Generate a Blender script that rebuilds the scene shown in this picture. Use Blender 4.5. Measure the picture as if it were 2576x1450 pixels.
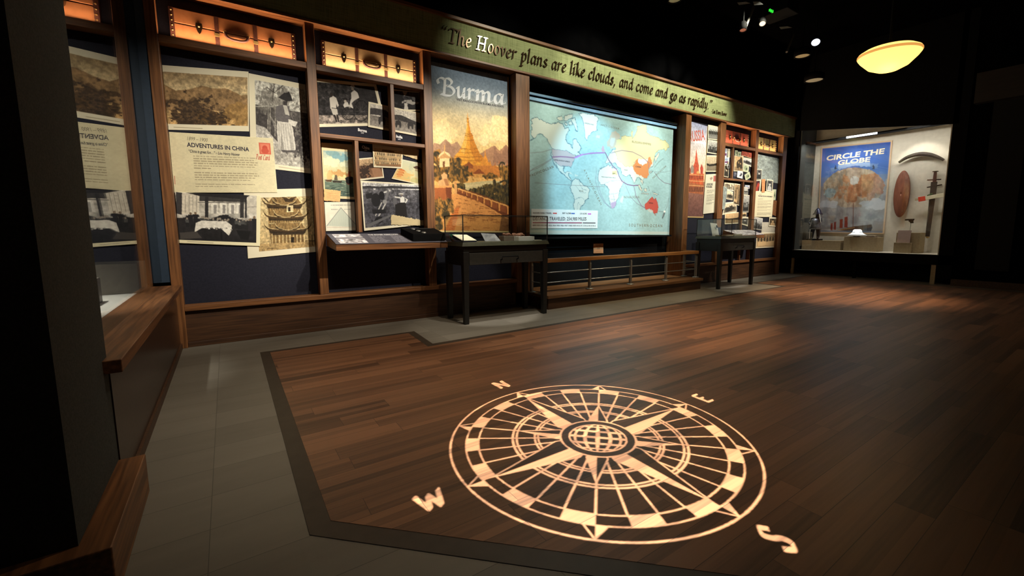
import bpy, bmesh, math, random
import numpy as np
from mathutils import Vector, Matrix
random.seed(7)
SC = bpy.context.scene
COL = SC.collection
for _o in list(bpy.data.objects):
    bpy.data.objects.remove(_o)

# ------------------------------------------------------------------ camera
# world axes: X runs along the exhibit wall, Y runs into it, Z is up; floor is z = 0
FW, FH = 2576, 1450
FOC, PCX, PCY = 1084.08, 1309.73, 704.63
YAW, PITCH, ROLL = (math.radians(a) for a in (34.1434, 6.7771, 0.25425))
EYE = Vector((0, 0, 1.05))
_f = Vector((math.sin(YAW) * math.cos(PITCH), math.cos(YAW) * math.cos(PITCH), -math.sin(PITCH)))
_r = Vector((math.cos(YAW), -math.sin(YAW), 0))
_d = _f.cross(_r)
CR = math.cos(ROLL) * _r + math.sin(ROLL) * _d
CD = -math.sin(ROLL) * _r + math.cos(ROLL) * _d
CF = _f
cam = bpy.data.cameras.new('camera')
cam.sensor_width = 36
cam.lens = 36 * FOC / FW
cam.shift_x = (FW / 2 - PCX) / FW
cam.shift_y = (PCY - FH / 2) / FW
cam.clip_start = 0.02
camo = bpy.data.objects.new('camera', cam)
COL.objects.link(camo)
camo.matrix_world = Matrix(((CR.x, -CD.x, -CF.x, EYE.x), (CR.y, -CD.y, -CF.y, EYE.y), (CR.z, -CD.z, -CF.z, EYE.z), (0, 0, 0, 1)))
SC.camera = camo

# ------------------------------------------------------------------ world, exposure
SC.view_settings.view_transform = 'Standard'
SC.view_settings.look = 'None'
SC.view_settings.exposure = 0.0
SC.view_settings.gamma = 1.0
SC.view_settings.use_curve_mapping = False
wd = bpy.data.worlds.new('dark_room')
SC.world = wd
wd.use_nodes = True
wd.node_tree.nodes['Background'].inputs[0].default_value = (1.0, 0.95, 0.88, 1)
wd.node_tree.nodes['Background'].inputs[1].default_value = 0.005
SC.cycles.use_denoising = True
SC.cycles.max_bounces = 8
SC.cycles.diffuse_bounces = 3
SC.cycles.glossy_bounces = 4
SC.cycles.transparent_max_bounces = 24
SC.cycles.caustics_reflective = False
SC.cycles.caustics_refractive = False

# ------------------------------------------------------------------ room lights
def spot(name, loc, target, power, color, deg=45, blend=0.6, radius=0.04):
    l = bpy.data.lights.new(name, 'SPOT')
    l.energy = power
    l.color = color
    l.spot_size = math.radians(deg)
    l.spot_blend = blend
    l.shadow_soft_size = radius
    o = bpy.data.objects.new(name, l)
    COL.objects.link(o)
    o.location = loc
    o.rotation_euler = (Vector(target) - Vector(loc)).to_track_quat('-Z', 'Y').to_euler()
    return o
def area(name, loc, target, sx, sy, power, color):
    l = bpy.data.lights.new(name, 'AREA')
    l.shape = 'RECTANGLE'
    l.size, l.size_y = sx, sy
    l.energy = power
    l.color = color
    o = bpy.data.objects.new(name, l)
    COL.objects.link(o)
    o.location = loc
    o.rotation_euler = (Vector(target) - Vector(loc)).to_track_quat('-Z', 'Y').to_euler()
    return o
WARM, NEUT, AMB, COOL = (1, .80, .52), (1, .9, .74), (1, .68, .40), (.72, .90, 1)
# gallery spots on the graphics, bay by bay
spot('spot_bay_one', (2.5, 1.1, 4.3), (.12, 4.93, 1.42), 1180, (1, .91, .74), 29, .9)
spot('spot_bay_two', (3.4, 1.1, 4.3), (1.42, 4.93, 1.45), 1150, NEUT, 28, .9)
spot('spot_poster', (4.2, 1.3, 4.3), (2.62, 4.93, 1.85), 780, NEUT, 26, .9)
spot('spot_russia', (9.2, 1.6, 4.3), (7.6, 4.93, 1.75), 720, NEUT, 30, .8)
spot('spot_far_bays', (10.2, 1.6, 4.3), (9.1, 4.93, 1.55), 1250, NEUT, 36, .8)
# washes on the fabric header
spot('spot_header_a', (4.09, 2.23, 4.45), (3.3, 4.77, 3.15), 330, (1, .96, .74), 40, .7)
spot('spot_header_b', (5.0, 3.3, 4.45), (5.0, 4.77, 3.15), 330, (1, .96, .74), 70, .5)
spot('spot_header_c', (6.9, 3.3, 4.45), (6.9, 4.77, 3.15), 400, (1, .96, .74), 70, .5)
# projector beams on the map
spot('map_projector_left', (4.2, 2.6, 4.2), (4.75, 4.98, 1.70), 740, (.46, .82, 1), 34, .6, .02)
spot('map_projector_right', (6.0, 2.6, 4.2), (5.9, 4.98, 1.70), 300, (.80, .97, 1), 36, .6, .02)
# pools of light on the floor
spot('floor_pool_middle', (3.9, 2.4, 4.3), (3.9, 2.75, 0), 620, AMB, 36, 1)
spot('floor_pool_near', (2.2, 2.2, 4.3), (1.6, 2.8, 0), 270, (1, .80, .58), 70, 1)
spot('floor_pool_far', (8.1, 2.3, 4.3), (8.0, 2.75, 0), 980, AMB, 44, 1)
spot('floor_pool_case', (2.6, 2.9, 4.3), (2.75, 3.95, 0), 230, (1, .92, .76), 36, .5)
spot('floor_pool_left', (.6, 1.8, 4.3), (.1, 3.8, 0), 150, (1, .88, .70), 60, 1, .45)
spot('floor_pool_end', (8.3, 3.0, 4.3), (7.9, 3.9, 0), 190, (1, .92, .74), 30, .3)
spot('rail_spot', (5.3, 2.9, 4.3), (5.2, 4.45, .5), 420, (1, .76, .46), 50, .9)

# ------------------------------------------------------------------ pixel of the photograph -> point on a real plane
def ray(px, py):
    return CR * ((px - PCX) / FOC) + CD * ((py - PCY) / FOC) + CF
def at_y(px, py, y):
    d = ray(px, py)
    return EYE + d * (y / d.y)
def at_x(px, py, x):
    d = ray(px, py)
    return EYE + d * (x / d.x)
def at_z(px, py, z):
    d = ray(px, py)
    return EYE + d * ((z - EYE.z) / d.z)
def Cc(s, ox, oy):
    return lambda pts: [(ox + x / s, oy + y / s) for x, y in pts]

# ------------------------------------------------------------------ scene-graph helpers
def tag(o, label, cat, group=None, kind=None):
    o['label'] = label
    o['category'] = cat
    if group: o['group'] = group
    if kind: o['kind'] = kind
    return o
def thing(name, label, cat, loc=(0, 0, 0), group=None, rz=0):
    o = bpy.data.objects.new(name, None)
    o.empty_display_size = .1
    COL.objects.link(o)
    o.location = loc
    o.rotation_euler = (0, 0, rz)
    return tag(o, label, cat, group)
def link(name, me, parent=None):
    o = bpy.data.objects.new(name, me)
    COL.objects.link(o)
    if parent is not None:
        o.parent = parent
        p = parent
        off = Vector((0, 0, 0))
        while p is not None:
            off += p.location
            p = p.parent
        o.location = -off          # meshes are written in room coordinates
    return o
class MB:
    """collects simple solids into one mesh, in room coordinates"""
    def __init__(s): s.v = []; s.f = []; s.smooth = []
    def add(s, vs, fs, smooth=False):
        n = len(s.v)
        s.v += [tuple(v) for v in vs]
        s.f += [tuple(n + i for i in f) for f in fs]
        s.smooth += [smooth] * len(fs)
        return s
    def box(s, x0, x1, y0, y1, z0, z1):
        return s.hexa([(x0, y0, z0), (x1, y0, z0), (x1, y1, z0), (x0, y1, z0), (x0, y0, z1), (x1, y0, z1), (x1, y1, z1), (x0, y1, z1)])
    def hexa(s, p):
        return s.add(p, [(0, 3, 2, 1), (4, 5, 6, 7), (0, 1, 5, 4), (1, 2, 6, 5), (2, 3, 7, 6), (3, 0, 4, 7)])
    def prism(s, poly, axis):
        """poly: 3-D points of one flat face; axis: vector to the opposite face"""
        n = len(poly); a = Vector(axis)
        vs = [Vector(p) for p in poly] + [Vector(p) + a for p in poly]
        fs = [tuple(range(n))[::-1], tuple(range(n, 2 * n))] + [(i, (i + 1) % n, n + (i + 1) % n, n + i) for i in range(n)]
        return s.add(vs, fs)
    def tube(s, path, r, n=10, closed=False, caps=True):
        path = [Vector(p) for p in path]
        m = len(path)
        rs = r if isinstance(r, (list, tuple)) else [r] * m
        vs = []; fs = []
        up0 = None
        for i, p in enumerate(path):
            a = path[(i - 1) % m] if (i > 0 or closed) else p
            b = path[(i + 1) % m] if (i < m - 1 or closed) else p
            t = (b - a).normalized()
            if up0 is None:
                up0 = Vector((0, 0, 1)) if abs(t.z) < .9 else Vector((1, 0, 0))
            x = t.cross(up0).normalized()
            y = x.cross(t).normalized()
            up0 = y
            for k in range(n):
                an = 2 * math.pi * k / n
                vs.append(p + (x * math.cos(an) + y * math.sin(an)) * rs[i])
        for i in range(m if closed else m - 1):
            j = (i + 1) % m
            for k in range(n):
                l = (k + 1) % n
                fs.append((i * n + k, i * n + l, j * n + l, j * n + k))
        s.add(vs, fs, True)
        if caps and not closed:
            s.add(vs[:n], [tuple(range(n))])
            s.add(vs[-n:], [tuple(range(n))[::-1]])
        return s
    def lathe(s, prof, c, axis=(0, 0, 1), n=32, smooth=True):
        """prof: (radius, height) pairs turned round an axis through c"""
        A = Vector(axis).normalized()
        X = A.orthogonal().normalized(); Y = A.cross(X)
        c = Vector(c)
        vs = []; fs = []
        for r, h in prof:
            for k in range(n):
                an = 2 * math.pi * k / n
                vs.append(c + A * h + (X * math.cos(an) + Y * math.sin(an)) * max(r, 1e-5))
        for i in range(len(prof) - 1):
            for k in range(n):
                l = (k + 1) % n
                fs.append((i * n + k, i * n + l, (i + 1) * n + l, (i + 1) * n + k))
        return s.add(vs, fs, smooth)
    def build(s, name, mat, parent=None, bevel=0):
        me = bpy.data.meshes.new(name)
        me.from_pydata(s.v, [], s.f)
        me.polygons.foreach_set('use_smooth', s.smooth)
        bm = bmesh.new(); bm.from_mesh(me)
        bmesh.ops.recalc_face_normals(bm, faces=bm.faces)
        bm.to_mesh(me); bm.free()
        me.materials.append(mat)
        o = link(name, me, parent)
        if bevel:
            b = o.modifiers.new('bevel', 'BEVEL')
            b.width = bevel; b.segments = 2; b.limit_method = 'ANGLE'; b.angle_limit = .6
        return o
def struct(o):
    o['kind'] = 'structure'
    return o

# ------------------------------------------------------------------ materials
def lin(c):
    return tuple((v / 255 / 12.92) if v / 255 <= .04045 else ((v / 255 + .055) / 1.055) ** 2.4 for v in c)
def new_mat(name):
    m = bpy.data.materials.new(name)
    m.use_nodes = True
    nt = m.node_tree
    return m, nt, nt.nodes['Principled BSDF']
def N(nt, t, **kw):
    n = nt.nodes.new(t)
    for k, v in kw.items():
        setattr(n, k, v)
    return n
def noise_mix(nt, bs, c1, c2, scale, stretch=(1, 1, 1), detail=4, lo=.35, hi=.65):
    tc = N(nt, 'ShaderNodeTexCoord')
    mp = N(nt, 'ShaderNodeMapping'); mp.inputs['Scale'].default_value = stretch
    nz = N(nt, 'ShaderNodeTexNoise'); nz.inputs['Scale'].default_value = scale; nz.inputs['Detail'].default_value = detail
    rp = N(nt, 'ShaderNodeValToRGB')
    rp.color_ramp.elements[0].position = lo; rp.color_ramp.elements[1].position = hi
    rp.color_ramp.elements[0].color = (*lin(c1), 1); rp.color_ramp.elements[1].color = (*lin(c2), 1)
    nt.links.new(tc.outputs['Object'], mp.inputs[0]); nt.links.new(mp.outputs[0], nz.inputs['Vector'])
    nt.links.new(nz.outputs[0], rp.inputs[0]); nt.links.new(rp.outputs[0], bs.inputs['Base Color'])
    return nz, rp
def surf(name, c1, c2=None, scale=20, stretch=(1, 1, 1), rough=.6, metal=0, spec=.5, bump=0):
    m, nt, bs = new_mat(name)
    nz, rp = noise_mix(nt, bs, c1, c2 or tuple(v * .85 for v in c1), scale, stretch)
    bs.inputs['Roughness'].default_value = rough
    bs.inputs['Metallic'].default_value = metal
    bs.inputs['Specular IOR Level'].default_value = spec
    if bump:
        b = N(nt, 'ShaderNodeBump'); b.inputs['Strength'].default_value = bump; b.inputs['Distance'].default_value = .002
        nt.links.new(nz.outputs[0], b.inputs['Height']); nt.links.new(b.outputs[0], bs.inputs['Normal'])
    return m
def wood(name, dark, light, axis='z', rough=.45):
    st = {'x': (1.2, 26, 26), 'y': (26, 1.2, 26), 'z': (26, 26, 1.2)}[axis]
    return surf(name, dark, light, 2.2, st, rough, bump=.15)
def emit(name, c, strength):
    m, nt, bs = new_mat(name)
    bs.inputs['Base Color'].default_value = (*lin(c), 1)
    bs.inputs['Emission Color'].default_value = (*lin(c), 1)
    bs.inputs['Emission Strength'].default_value = strength
    return m
def glass_mat(name, tint=(1, 1, 1), ior=1.5):
    """thin pane: see-through, with the mirror reflection a pane has at a low angle"""
    m, nt, bs = new_mat(name)
    nt.nodes.remove(bs)
    out = nt.nodes['Material Output']
    tr = N(nt, 'ShaderNodeBsdfTransparent'); tr.inputs[0].default_value = (*tint, 1)
    gl = N(nt, 'ShaderNodeBsdfGlossy'); gl.inputs['Roughness'].default_value = 0.0
    fr = N(nt, 'ShaderNodeFresnel')
    ge = N(nt, 'ShaderNodeNewGeometry'); mr = N(nt, 'ShaderNodeMapRange')      # same index on both faces of the thin sheet
    mr.inputs['To Min'].default_value = ior; mr.inputs['To Max'].default_value = 1 / ior
    nt.links.new(ge.outputs['Backfacing'], mr.inputs[0]); nt.links.new(mr.outputs[0], fr.inputs[0])
    mx = N(nt, 'ShaderNodeMixShader')
    nt.links.new(fr.outputs[0], mx.inputs[0]); nt.links.new(tr.outputs[0], mx.inputs[1]); nt.links.new(gl.outputs[0], mx.inputs[2])
    nt.links.new(mx.outputs[0], out.inputs[0])
    return m
M = {}
M['wood'] = wood('stained_oak_upright', (92, 57, 31), (138, 91, 53), 'z')
M['woodx'] = wood('stained_oak_lengthwise', (92, 57, 31), (140, 92, 54), 'x')
M['woody'] = wood('stained_oak_crosswise', (92, 57, 31), (140, 92, 54), 'y')
M['railwood'] = wood('golden_handrail_oak', (140, 92, 48), (182, 126, 72), 'x')
M['base'] = wood('dark_base_panel', (58, 36, 22), (86, 56, 34), 'x', .5)
M['panelwood'] = wood('reddish_dark_panel', (40, 24, 17), (62, 38, 27), 'x', .3)
M['deck'] = wood('deck_oak', (96, 66, 40), (132, 94, 60), 'x', .5)
M['navy'] = surf('navy_panel', (29, 30, 42), (35, 36, 49), 60, rough=.75, spec=.2)
M['blueside'] = surf('blue_painted_edge', (24, 42, 60), (28, 46, 66), 30, rough=.6)
M['black'] = surf('black_paint', (9, 9, 10), (12, 12, 13), 12, rough=.8, spec=.1)
M['blackwall'] = surf('black_wall_paint', (5, 5, 6), (7, 7, 8), 6, rough=1, spec=0)
M['charcoal'] = surf('charcoal_fabric_wall', (66, 68, 66), (80, 82, 79), 160, rough=.9, spec=.1)
M['tableblack'] = surf('black_stained_table', (27, 27, 25), (34, 33, 31), 9, (1, 1, 6), rough=.5)
M['tablegrey'] = surf('dark_grey_drawer_front', (52, 52, 48), (60, 59, 54), 30, rough=.5)
M['rim'] = surf('olive_black_rim', (58, 60, 44), (66, 67, 50), 30, rough=.45)
M['steel'] = surf('brushed_steel', (150, 152, 150), (170, 170, 166), 40, (1, 1, .1), rough=.38, metal=.7)
M['darkmetal'] = surf('dark_bronze_metal', (58, 44, 30), (70, 54, 38), 40, rough=.32, metal=.75)
M['brass'] = surf('aged_brass', (190, 160, 100), (210, 180, 120), 40, rough=.35, metal=.8)
M['leather'] = surf('dark_brown_leather', (62, 34, 28), (80, 46, 36), 60, rough=.5, bump=.2)
M['glass'] = glass_mat('pane_glass', (.97, .985, .975), 1.5)
M['glassleft'] = glass_mat('tall_case_glass', (.92, .94, .94), 1.6)
M['paper'] = surf('cream_paper', (232, 224, 196), (240, 234, 210), 30, rough=.8, spec=.2)
M['white'] = surf('white_paint', (226, 224, 216), (232, 230, 224), 20, rough=.7)
M['cream'] = surf('cream_case_lining', (208, 200, 184), (216, 208, 192), 16, rough=.85, spec=.1)
M['tan'] = surf('tan_riser_lining', (176, 158, 128), (186, 168, 138), 30, rough=.85, spec=.1)
M['ink'] = surf('dark_navy_ink', (42, 40, 58), (46, 44, 62), 40, rough=.8)
M['grayink'] = surf('soft_grey_ink', (120, 112, 96), (128, 120, 104), 40, rough=.8)
M['redink'] = surf('red_ink', (196, 92, 76), (204, 100, 84), 40, rough=.8)
M['whiteink'] = surf('white_ink', (235, 235, 235), (240, 240, 240), 40, rough=.7)
M['paleink'] = surf('pale_blue_white_ink', (218, 224, 232), (226, 230, 238), 40, rough=.7)
def vcol(name, rough=.75, spec=.25):
    m, nt, bs = new_mat(name)
    at = N(nt, 'ShaderNodeAttribute'); at.attribute_name = 'Print'
    nt.links.new(at.outputs['Color'], bs.inputs['Base Color'])
    bs.inputs['Roughness'].default_value = rough
    bs.inputs['Specular IOR Level'].default_value = spec
    return m
M['print'] = vcol('printed_picture')
# ------------------------------------------------------------------ painting printed pictures (per-vertex ink colours)
def lattice(nx, ny, seed):
    return np.random.RandomState(seed).rand(ny + 2, nx + 2)
def vnoise(x, y, fx, fy, seed):
    g = lattice(int(fx) + 2, int(fy) + 2, seed)
    X = np.clip(x, 0, .9999) * fx; Y = np.clip(y, 0, .9999) * fy
    i = X.astype(int); j = Y.astype(int)
    u = X - i; v = Y - j
    u = u * u * (3 - 2 * u); v = v * v * (3 - 2 * v)
    return (g[j, i] * (1 - u) + g[j, i + 1] * u) * (1 - v) + (g[j + 1, i] * (1 - u) + g[j + 1, i + 1] * u) * v
def fbm(x, y, fx, fy, seed, o=4):
    s = 0; a = .5; t = 0
    for k in range(o):
        s = s + a * vnoise(x, y, fx * 2 ** k, fy * 2 ** k, seed + 31 * k); t += a; a *= .55
    return s / t
class Paint:
    def __init__(s, w, h, asp, bg, H=None):
        s.x, s.y = np.meshgrid((np.arange(w) + .5) / w, (np.arange(h) + .5) / h)
        s.asp = asp; s.px = 1.0 / h
        s.im = np.zeros((h, w, 3)) + np.array(bg, float)
        s.H = H; s.clip = None
    def warp(s, amp, f, seed=3):
        """let every later outline wander a little"""
        if not hasattr(s, 'x0'): s.x0, s.y0 = s.x, s.y
        s.x = s.x0 + amp / s.asp * 2 * (fbm(s.x0, s.y0, f * s.asp, f, seed, 3) - .5)
        s.y = s.y0 + amp * 2 * (fbm(s.x0, s.y0, f * s.asp, f, seed + 77, 3) - .5)
    def nowarp(s):
        if hasattr(s, 'x0'): s.x, s.y = s.x0, s.y0
    def T(s, pts, crop=None):
        """crop pixels -> photo pixels -> print coordinates"""
        if crop is None: return [tuple(p) for p in pts]
        out = []
        for x, y in Cc(*crop)(pts):
            q = s.H @ np.array([x, y, 1.0]); out.append((q[0] / q[2], q[1] / q[2]))
        return out
    def mix(s, m, c, al=1):
        m = np.clip(m, 0, 1) * al
        if s.clip is not None: m = m * s.clip
        s.im = s.im * (1 - m[..., None]) + np.asarray(c, float) * m[..., None]
    def rect(s, x0, y0, x1, y1, c, al=1):
        s.mix(((s.x >= x0) & (s.x <= x1) & (s.y >= y0) & (s.y <= y1)).astype(float), c, al)
    def inpoly(s, pts):
        m = np.zeros(s.x.shape, bool); n = len(pts)
        for i in range(n):
            x0, y0 = pts[i]; x1, y1 = pts[(i + 1) % n]
            if y0 == y1: continue
            t = (s.y - y0) / (y1 - y0)
            m ^= ((y0 <= s.y) != (y1 <= s.y)) & (s.x < x0 + t * (x1 - x0))
        return m
    def poly(s, pts, c, al=1, crop=None):
        s.mix(s.inpoly(s.T(pts, crop)).astype(float), c, al)
    def ell(s, cx, cy, rx, ry, c, al=1, soft=.06):
        d = np.sqrt(((s.x - cx) / rx) ** 2 + ((s.y - cy) / ry) ** 2)
        s.mix((1 - d) / soft + .5, c, al)
    def line(s, pts, w, c, al=1, crop=None):
        pts = s.T(pts, crop); m = np.zeros(s.x.shape)
        X = s.x * s.asp
        for (x0, y0), (x1, y1) in zip(pts, pts[1:]):
            x0 *= s.asp; x1 *= s.asp
            dx, dy = x1 - x0, y1 - y0; L = dx * dx + dy * dy + 1e-12
            t = np.clip(((X - x0) * dx + (s.y - y0) * dy) / L, 0, 1)
            d = np.hypot(X - x0 - t * dx, s.y - y0 - t * dy)
            m = np.maximum(m, np.clip((w / 2 - d) / s.px + .5, 0, 1))
        s.mix(m, c, al)
    def grad(s, y0, y1, c0, c1, x0=0, x1=1):
        t = np.clip((s.y - y0) / (y1 - y0), 0, 1)[..., None]
        g = np.array(c0, float) * (1 - t) + np.array(c1, float) * t
        m = ((s.y >= y0) & (s.y <= y1) & (s.x >= x0) & (s.x <= x1))[..., None]
        if s.clip is not None: m = m * s.clip[..., None]
        s.im = np.where(m > .5, g, s.im)
    def tex(s, amt, fx, fy, seed, o=4):
        n = fbm(s.x, s.y, fx, fy, seed, o) - .5
        k = 1 + amt * 2 * n
        if s.clip is not None: k = 1 + (k - 1) * s.clip
        s.im = s.im * k[..., None]
    def blob(s, cx, cy, rx, ry, c, rough=.6, f=14, seed=1, al=1, c2=None):
        d = np.sqrt(((s.x - cx) / rx) ** 2 + ((s.y - cy) / ry) ** 2)
        n = fbm(s.x, s.y, f, f, seed)
        m = np.clip((1 - d + rough * (n - .5) * 2) * 8, 0, 1)
        if c2 is None: s.mix(m, c, al)
        else:
            k = np.clip((fbm(s.x, s.y, f * 2.3, f * 2.3, seed + 9) - .35) * 3, 0, 1)[..., None]
            cc = np.array(c, float) * (1 - k) + np.array(c2, float) * k
            if s.clip is not None: m = m * s.clip
            m = (m * al)[..., None]; s.im = s.im * (1 - m) + cc * m
    def ridge(s, y0, amp, f, seed, c, base=1.0, al=1, x0=0, x1=1, slope=0):
        h = y0 - amp * (fbm(s.x, s.x * 0 + .5, f, 2, seed) - .5) * 2 + slope * (s.x - .5)
        s.mix(((s.y > h) & (s.y < base) & (s.x >= x0) & (s.x <= x1)).astype(float), c, al)
    def fig(s, x, y, h, body, legs=None, head=None, w=.3, hat=None):
        """small standing figure; (x, y) is the foot"""
        k = h / s.asp; legs = legs or body; head = head or (120, 100, 80)
        s.poly([(x - .16 * k * w / .3, y), (x - .13 * k, y - .5 * h), (x + .13 * k, y - .5 * h), (x + .16 * k * w / .3, y)], legs)
        s.poly([(x - .13 * k, y - .45 * h), (x - .17 * k, y - .8 * h), (x + .17 * k, y - .8 * h), (x + .13 * k, y - .45 * h)], body)
        s.ell(x, y - .89 * h, .08 * k, .1 * h, head)
        if hat: s.ell(x, y - .96 * h, .15 * k, .045 * h, hat)
    def frame(s, l, t, r, b):
        s.clip = ((s.x > l) & (s.x < 1 - r) & (s.y > t) & (s.y < 1 - b)).astype(float)
    def lines(s, x0, y0, x1, rows, dy, c, seed, w=.35, al=.8, last=.7):
        rr = random.Random(seed)
        for i in range(rows):
            xe = x1 - rr.random() * .05 if i < rows - 1 else x0 + (x1 - x0) * last
            x = x0
            while x < xe:
                L = .012 + rr.random() * .05
                s.rect(x, y0 + i * dy, min(x + L, xe), y0 + i * dy + dy * w, c, al)
                x += L + .008

def homog(src):
    """homography from four photo pixels (TL,TR,BR,BL) to the unit square"""
    dst = [(0, 0), (1, 0), (1, 1), (0, 1)]
    A = []; B = []
    for (x, y), (u, v) in zip(src, dst):
        A.append([x, y, 1, 0, 0, 0, -u * x, -u * y]); B.append(u)
        A.append([0, 0, 0, x, y, 1, -v * x, -v * y]); B.append(v)
    h = np.linalg.solve(np.array(A, float), np.array(B, float))
    return np.append(h, 1).reshape(3, 3)
def print_mesh(name, world, px, fn, back, parent=None, dens=1.45, jag=0, xlim=None, mat=None, thick=.003, bg=(230, 222, 196), maxn=330, seed=0):
    """world: TL,TR,BR,BL points; back: unit vector to the back; fn paints the picture"""
    wpx = max(math.dist(px[0], px[1]), math.dist(px[3], px[2])); hpx = max(math.dist(px[0], px[3]), math.dist(px[1], px[2]))
    nc = int(min(max(wpx / dens, 12), maxn)); nr = int(min(max(hpx / dens, 12), maxn))
    W = [np.array(p) for p in world]
    ww = (np.linalg.norm(W[1] - W[0]) + np.linalg.norm(W[2] - W[3])) / 2
    hh = (np.linalg.norm(W[3] - W[0]) + np.linalg.norm(W[2] - W[1])) / 2
    P = Paint(nc * 2, nr * 2, ww / hh, bg, homog(px))
    fn(P)
    im = np.clip(P.im, 0, 255) / 255
    im = np.where(im <= .04045, im / 12.92, ((im + .055) / 1.055) ** 2.4)
    im = im.reshape(nr, 2, nc, 2, 3).mean(axis=(1, 3))
    u = np.linspace(0, 1, nc)[None, :, None]; v = np.linspace(0, 1, nr)[:, None, None]
    # homography in the plane keeps straight pictures straight in perspective
    Q = (W[0] * (1 - u) + W[1] * u) * (1 - v) + (W[3] * (1 - u) + W[2] * u) * v
    if jag:
        rs = np.random.RandomState(seed + 5)
        ex = (W[1] - W[0]) / ww; ey = (W[3] - W[0]) / hh
        def wob(n): return np.convolve(rs.rand(n + 8) - .5, np.ones(3) / 3, 'same')[4:-4] * jag
        a, b_, c, d = wob(nc), wob(nc), wob(nr), wob(nr)
        fv = np.clip(1 - v[:, 0, 0] * 6, 0, 1); gv = np.clip(v[:, 0, 0] * 6 - 5, 0, 1)
        fu = np.clip(1 - u[0, :, 0] * 6, 0, 1); gu = np.clip(u[0, :, 0] * 6 - 5, 0, 1)
        Q = Q + ey * (fv[:, None] * a[None, :] + gv[:, None] * b_[None, :])[..., None] + ex * (c[:, None] * fu[None, :] + d[:, None] * gu[None, :])[..., None]
    if xlim: Q[..., 0] = np.clip(Q[..., 0], xlim[0], xlim[1])
    V = Q.reshape(-1, 3)
    idx = np.arange(nr * nc).reshape(nr, nc)
    F = np.stack([idx[:-1, :-1], idx[1:, :-1], idx[1:, 1:], idx[:-1, 1:]], -1).reshape(-1, 4)
    loop = np.concatenate([idx[0, :], idx[1:, -1], idx[-1, -2::-1], idx[-2:0:-1, 0]])
    n0 = len(V); L = len(loop)
    V = np.concatenate([V, V[loop] + np.array(back) * thick])
    nb = n0 + np.arange(L)
    S = np.stack([loop, np.roll(loop, -1), np.roll(nb, -1), nb], -1)
    F = np.concatenate([F, S])
    me = bpy.data.meshes.new(name)
    me.vertices.add(len(V)); me.vertices.foreach_set('co', V.astype(np.float32).ravel())
    me.loops.add(F.size); me.loops.foreach_set('vertex_index', F.astype(np.int32).ravel())
    me.polygons.add(len(F)); me.polygons.foreach_set('loop_start', np.arange(0, F.size, 4, dtype=np.int32))
    me.update(calc_edges=True)
    ca = me.color_attributes.new('Print', 'FLOAT_COLOR', 'POINT')
    c4 = np.ones((len(V), 4), np.float32)
    c4[:n0, :3] = im.reshape(-1, 3); c4[n0:, :3] = c4[loop, :3]
    ca.data.foreach_set('color', c4.ravel())
    me.materials.append(mat or M['print'])
    return link(name, me, parent)
PANEL = 4.93
def wall_print(name, label, cat, px, layer, fn, group=None, xlim=None, jag=0, y=None, parent=None, bg=(230, 222, 196), dens=1.0, mat=None, seed=0):
    Y = y if y is not None else PANEL - .0035 * layer
    o = print_mesh(name, [at_y(*p, Y) for p in px], px, fn, (0, 1, 0), parent, dens, jag, xlim, mat, .003, bg, seed=seed)
    if parent is None: tag(o, label, cat, group)
    return o

# ------------------------------------------------------------------ lettering
def font_mesh(body, bold=0, extrude=0, shear=0, align='LEFT', space=1):
    cu = bpy.data.curves.new('lettering', 'FONT')
    cu.body = body; cu.size = 1; cu.offset = bold; cu.extrude = extrude; cu.shear = shear; cu.space_character = space
    cu.resolution_u = 3
    cu.align_x = align
    o = bpy.data.objects.new('lettering', cu)
    COL.objects.link(o)
    me = bpy.data.meshes.new_from_object(o.evaluated_get(bpy.context.evaluated_depsgraph_get()))
    bpy.data.objects.remove(o); bpy.data.curves.remove(cu)
    return me
def set_text(body, pL, pR, normal, h, mat, parent, name='lettering', bold=0, shear=0, extrude=.02, space=1):
    """text whose baseline runs pL -> pR (room points) with letter size h"""
    me = font_mesh(body, bold, extrude / h * .02, shear, space=space)
    co = np.zeros(len(me.vertices) * 3); me.vertices.foreach_get('co', co); co = co.reshape(-1, 3)
    x0, x1 = co[:, 0].min(), co[:, 0].max()
    pL, pR = Vector(pL), Vector(pR)
    ex = (pR - pL); wd_ = ex.length; ex.normalize()
    nz = Vector(normal).normalized(); ey = nz.cross(ex).normalized()
    sx = wd_ / max(x1 - x0, 1e-6)
    out = np.array(pL)[None] + (co[:, :1] - x0) * sx * np.array(ex)[None] + co[:, 1:2] * h * np.array(ey)[None] + co[:, 2:3] * h * np.array(nz)[None]
    me.vertices.foreach_set('co', out.astype(np.float32).ravel()); me.update()
    me.materials.clear(); me.materials.append(mat)
    return link(name, me, parent)
def wtext(body, a, b, h, mat, parent, Y, **kw):
    return set_text(body, at_y(*a, Y), at_y(*b, Y), (0, -1, 0), h, mat, parent, **kw)

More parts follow.
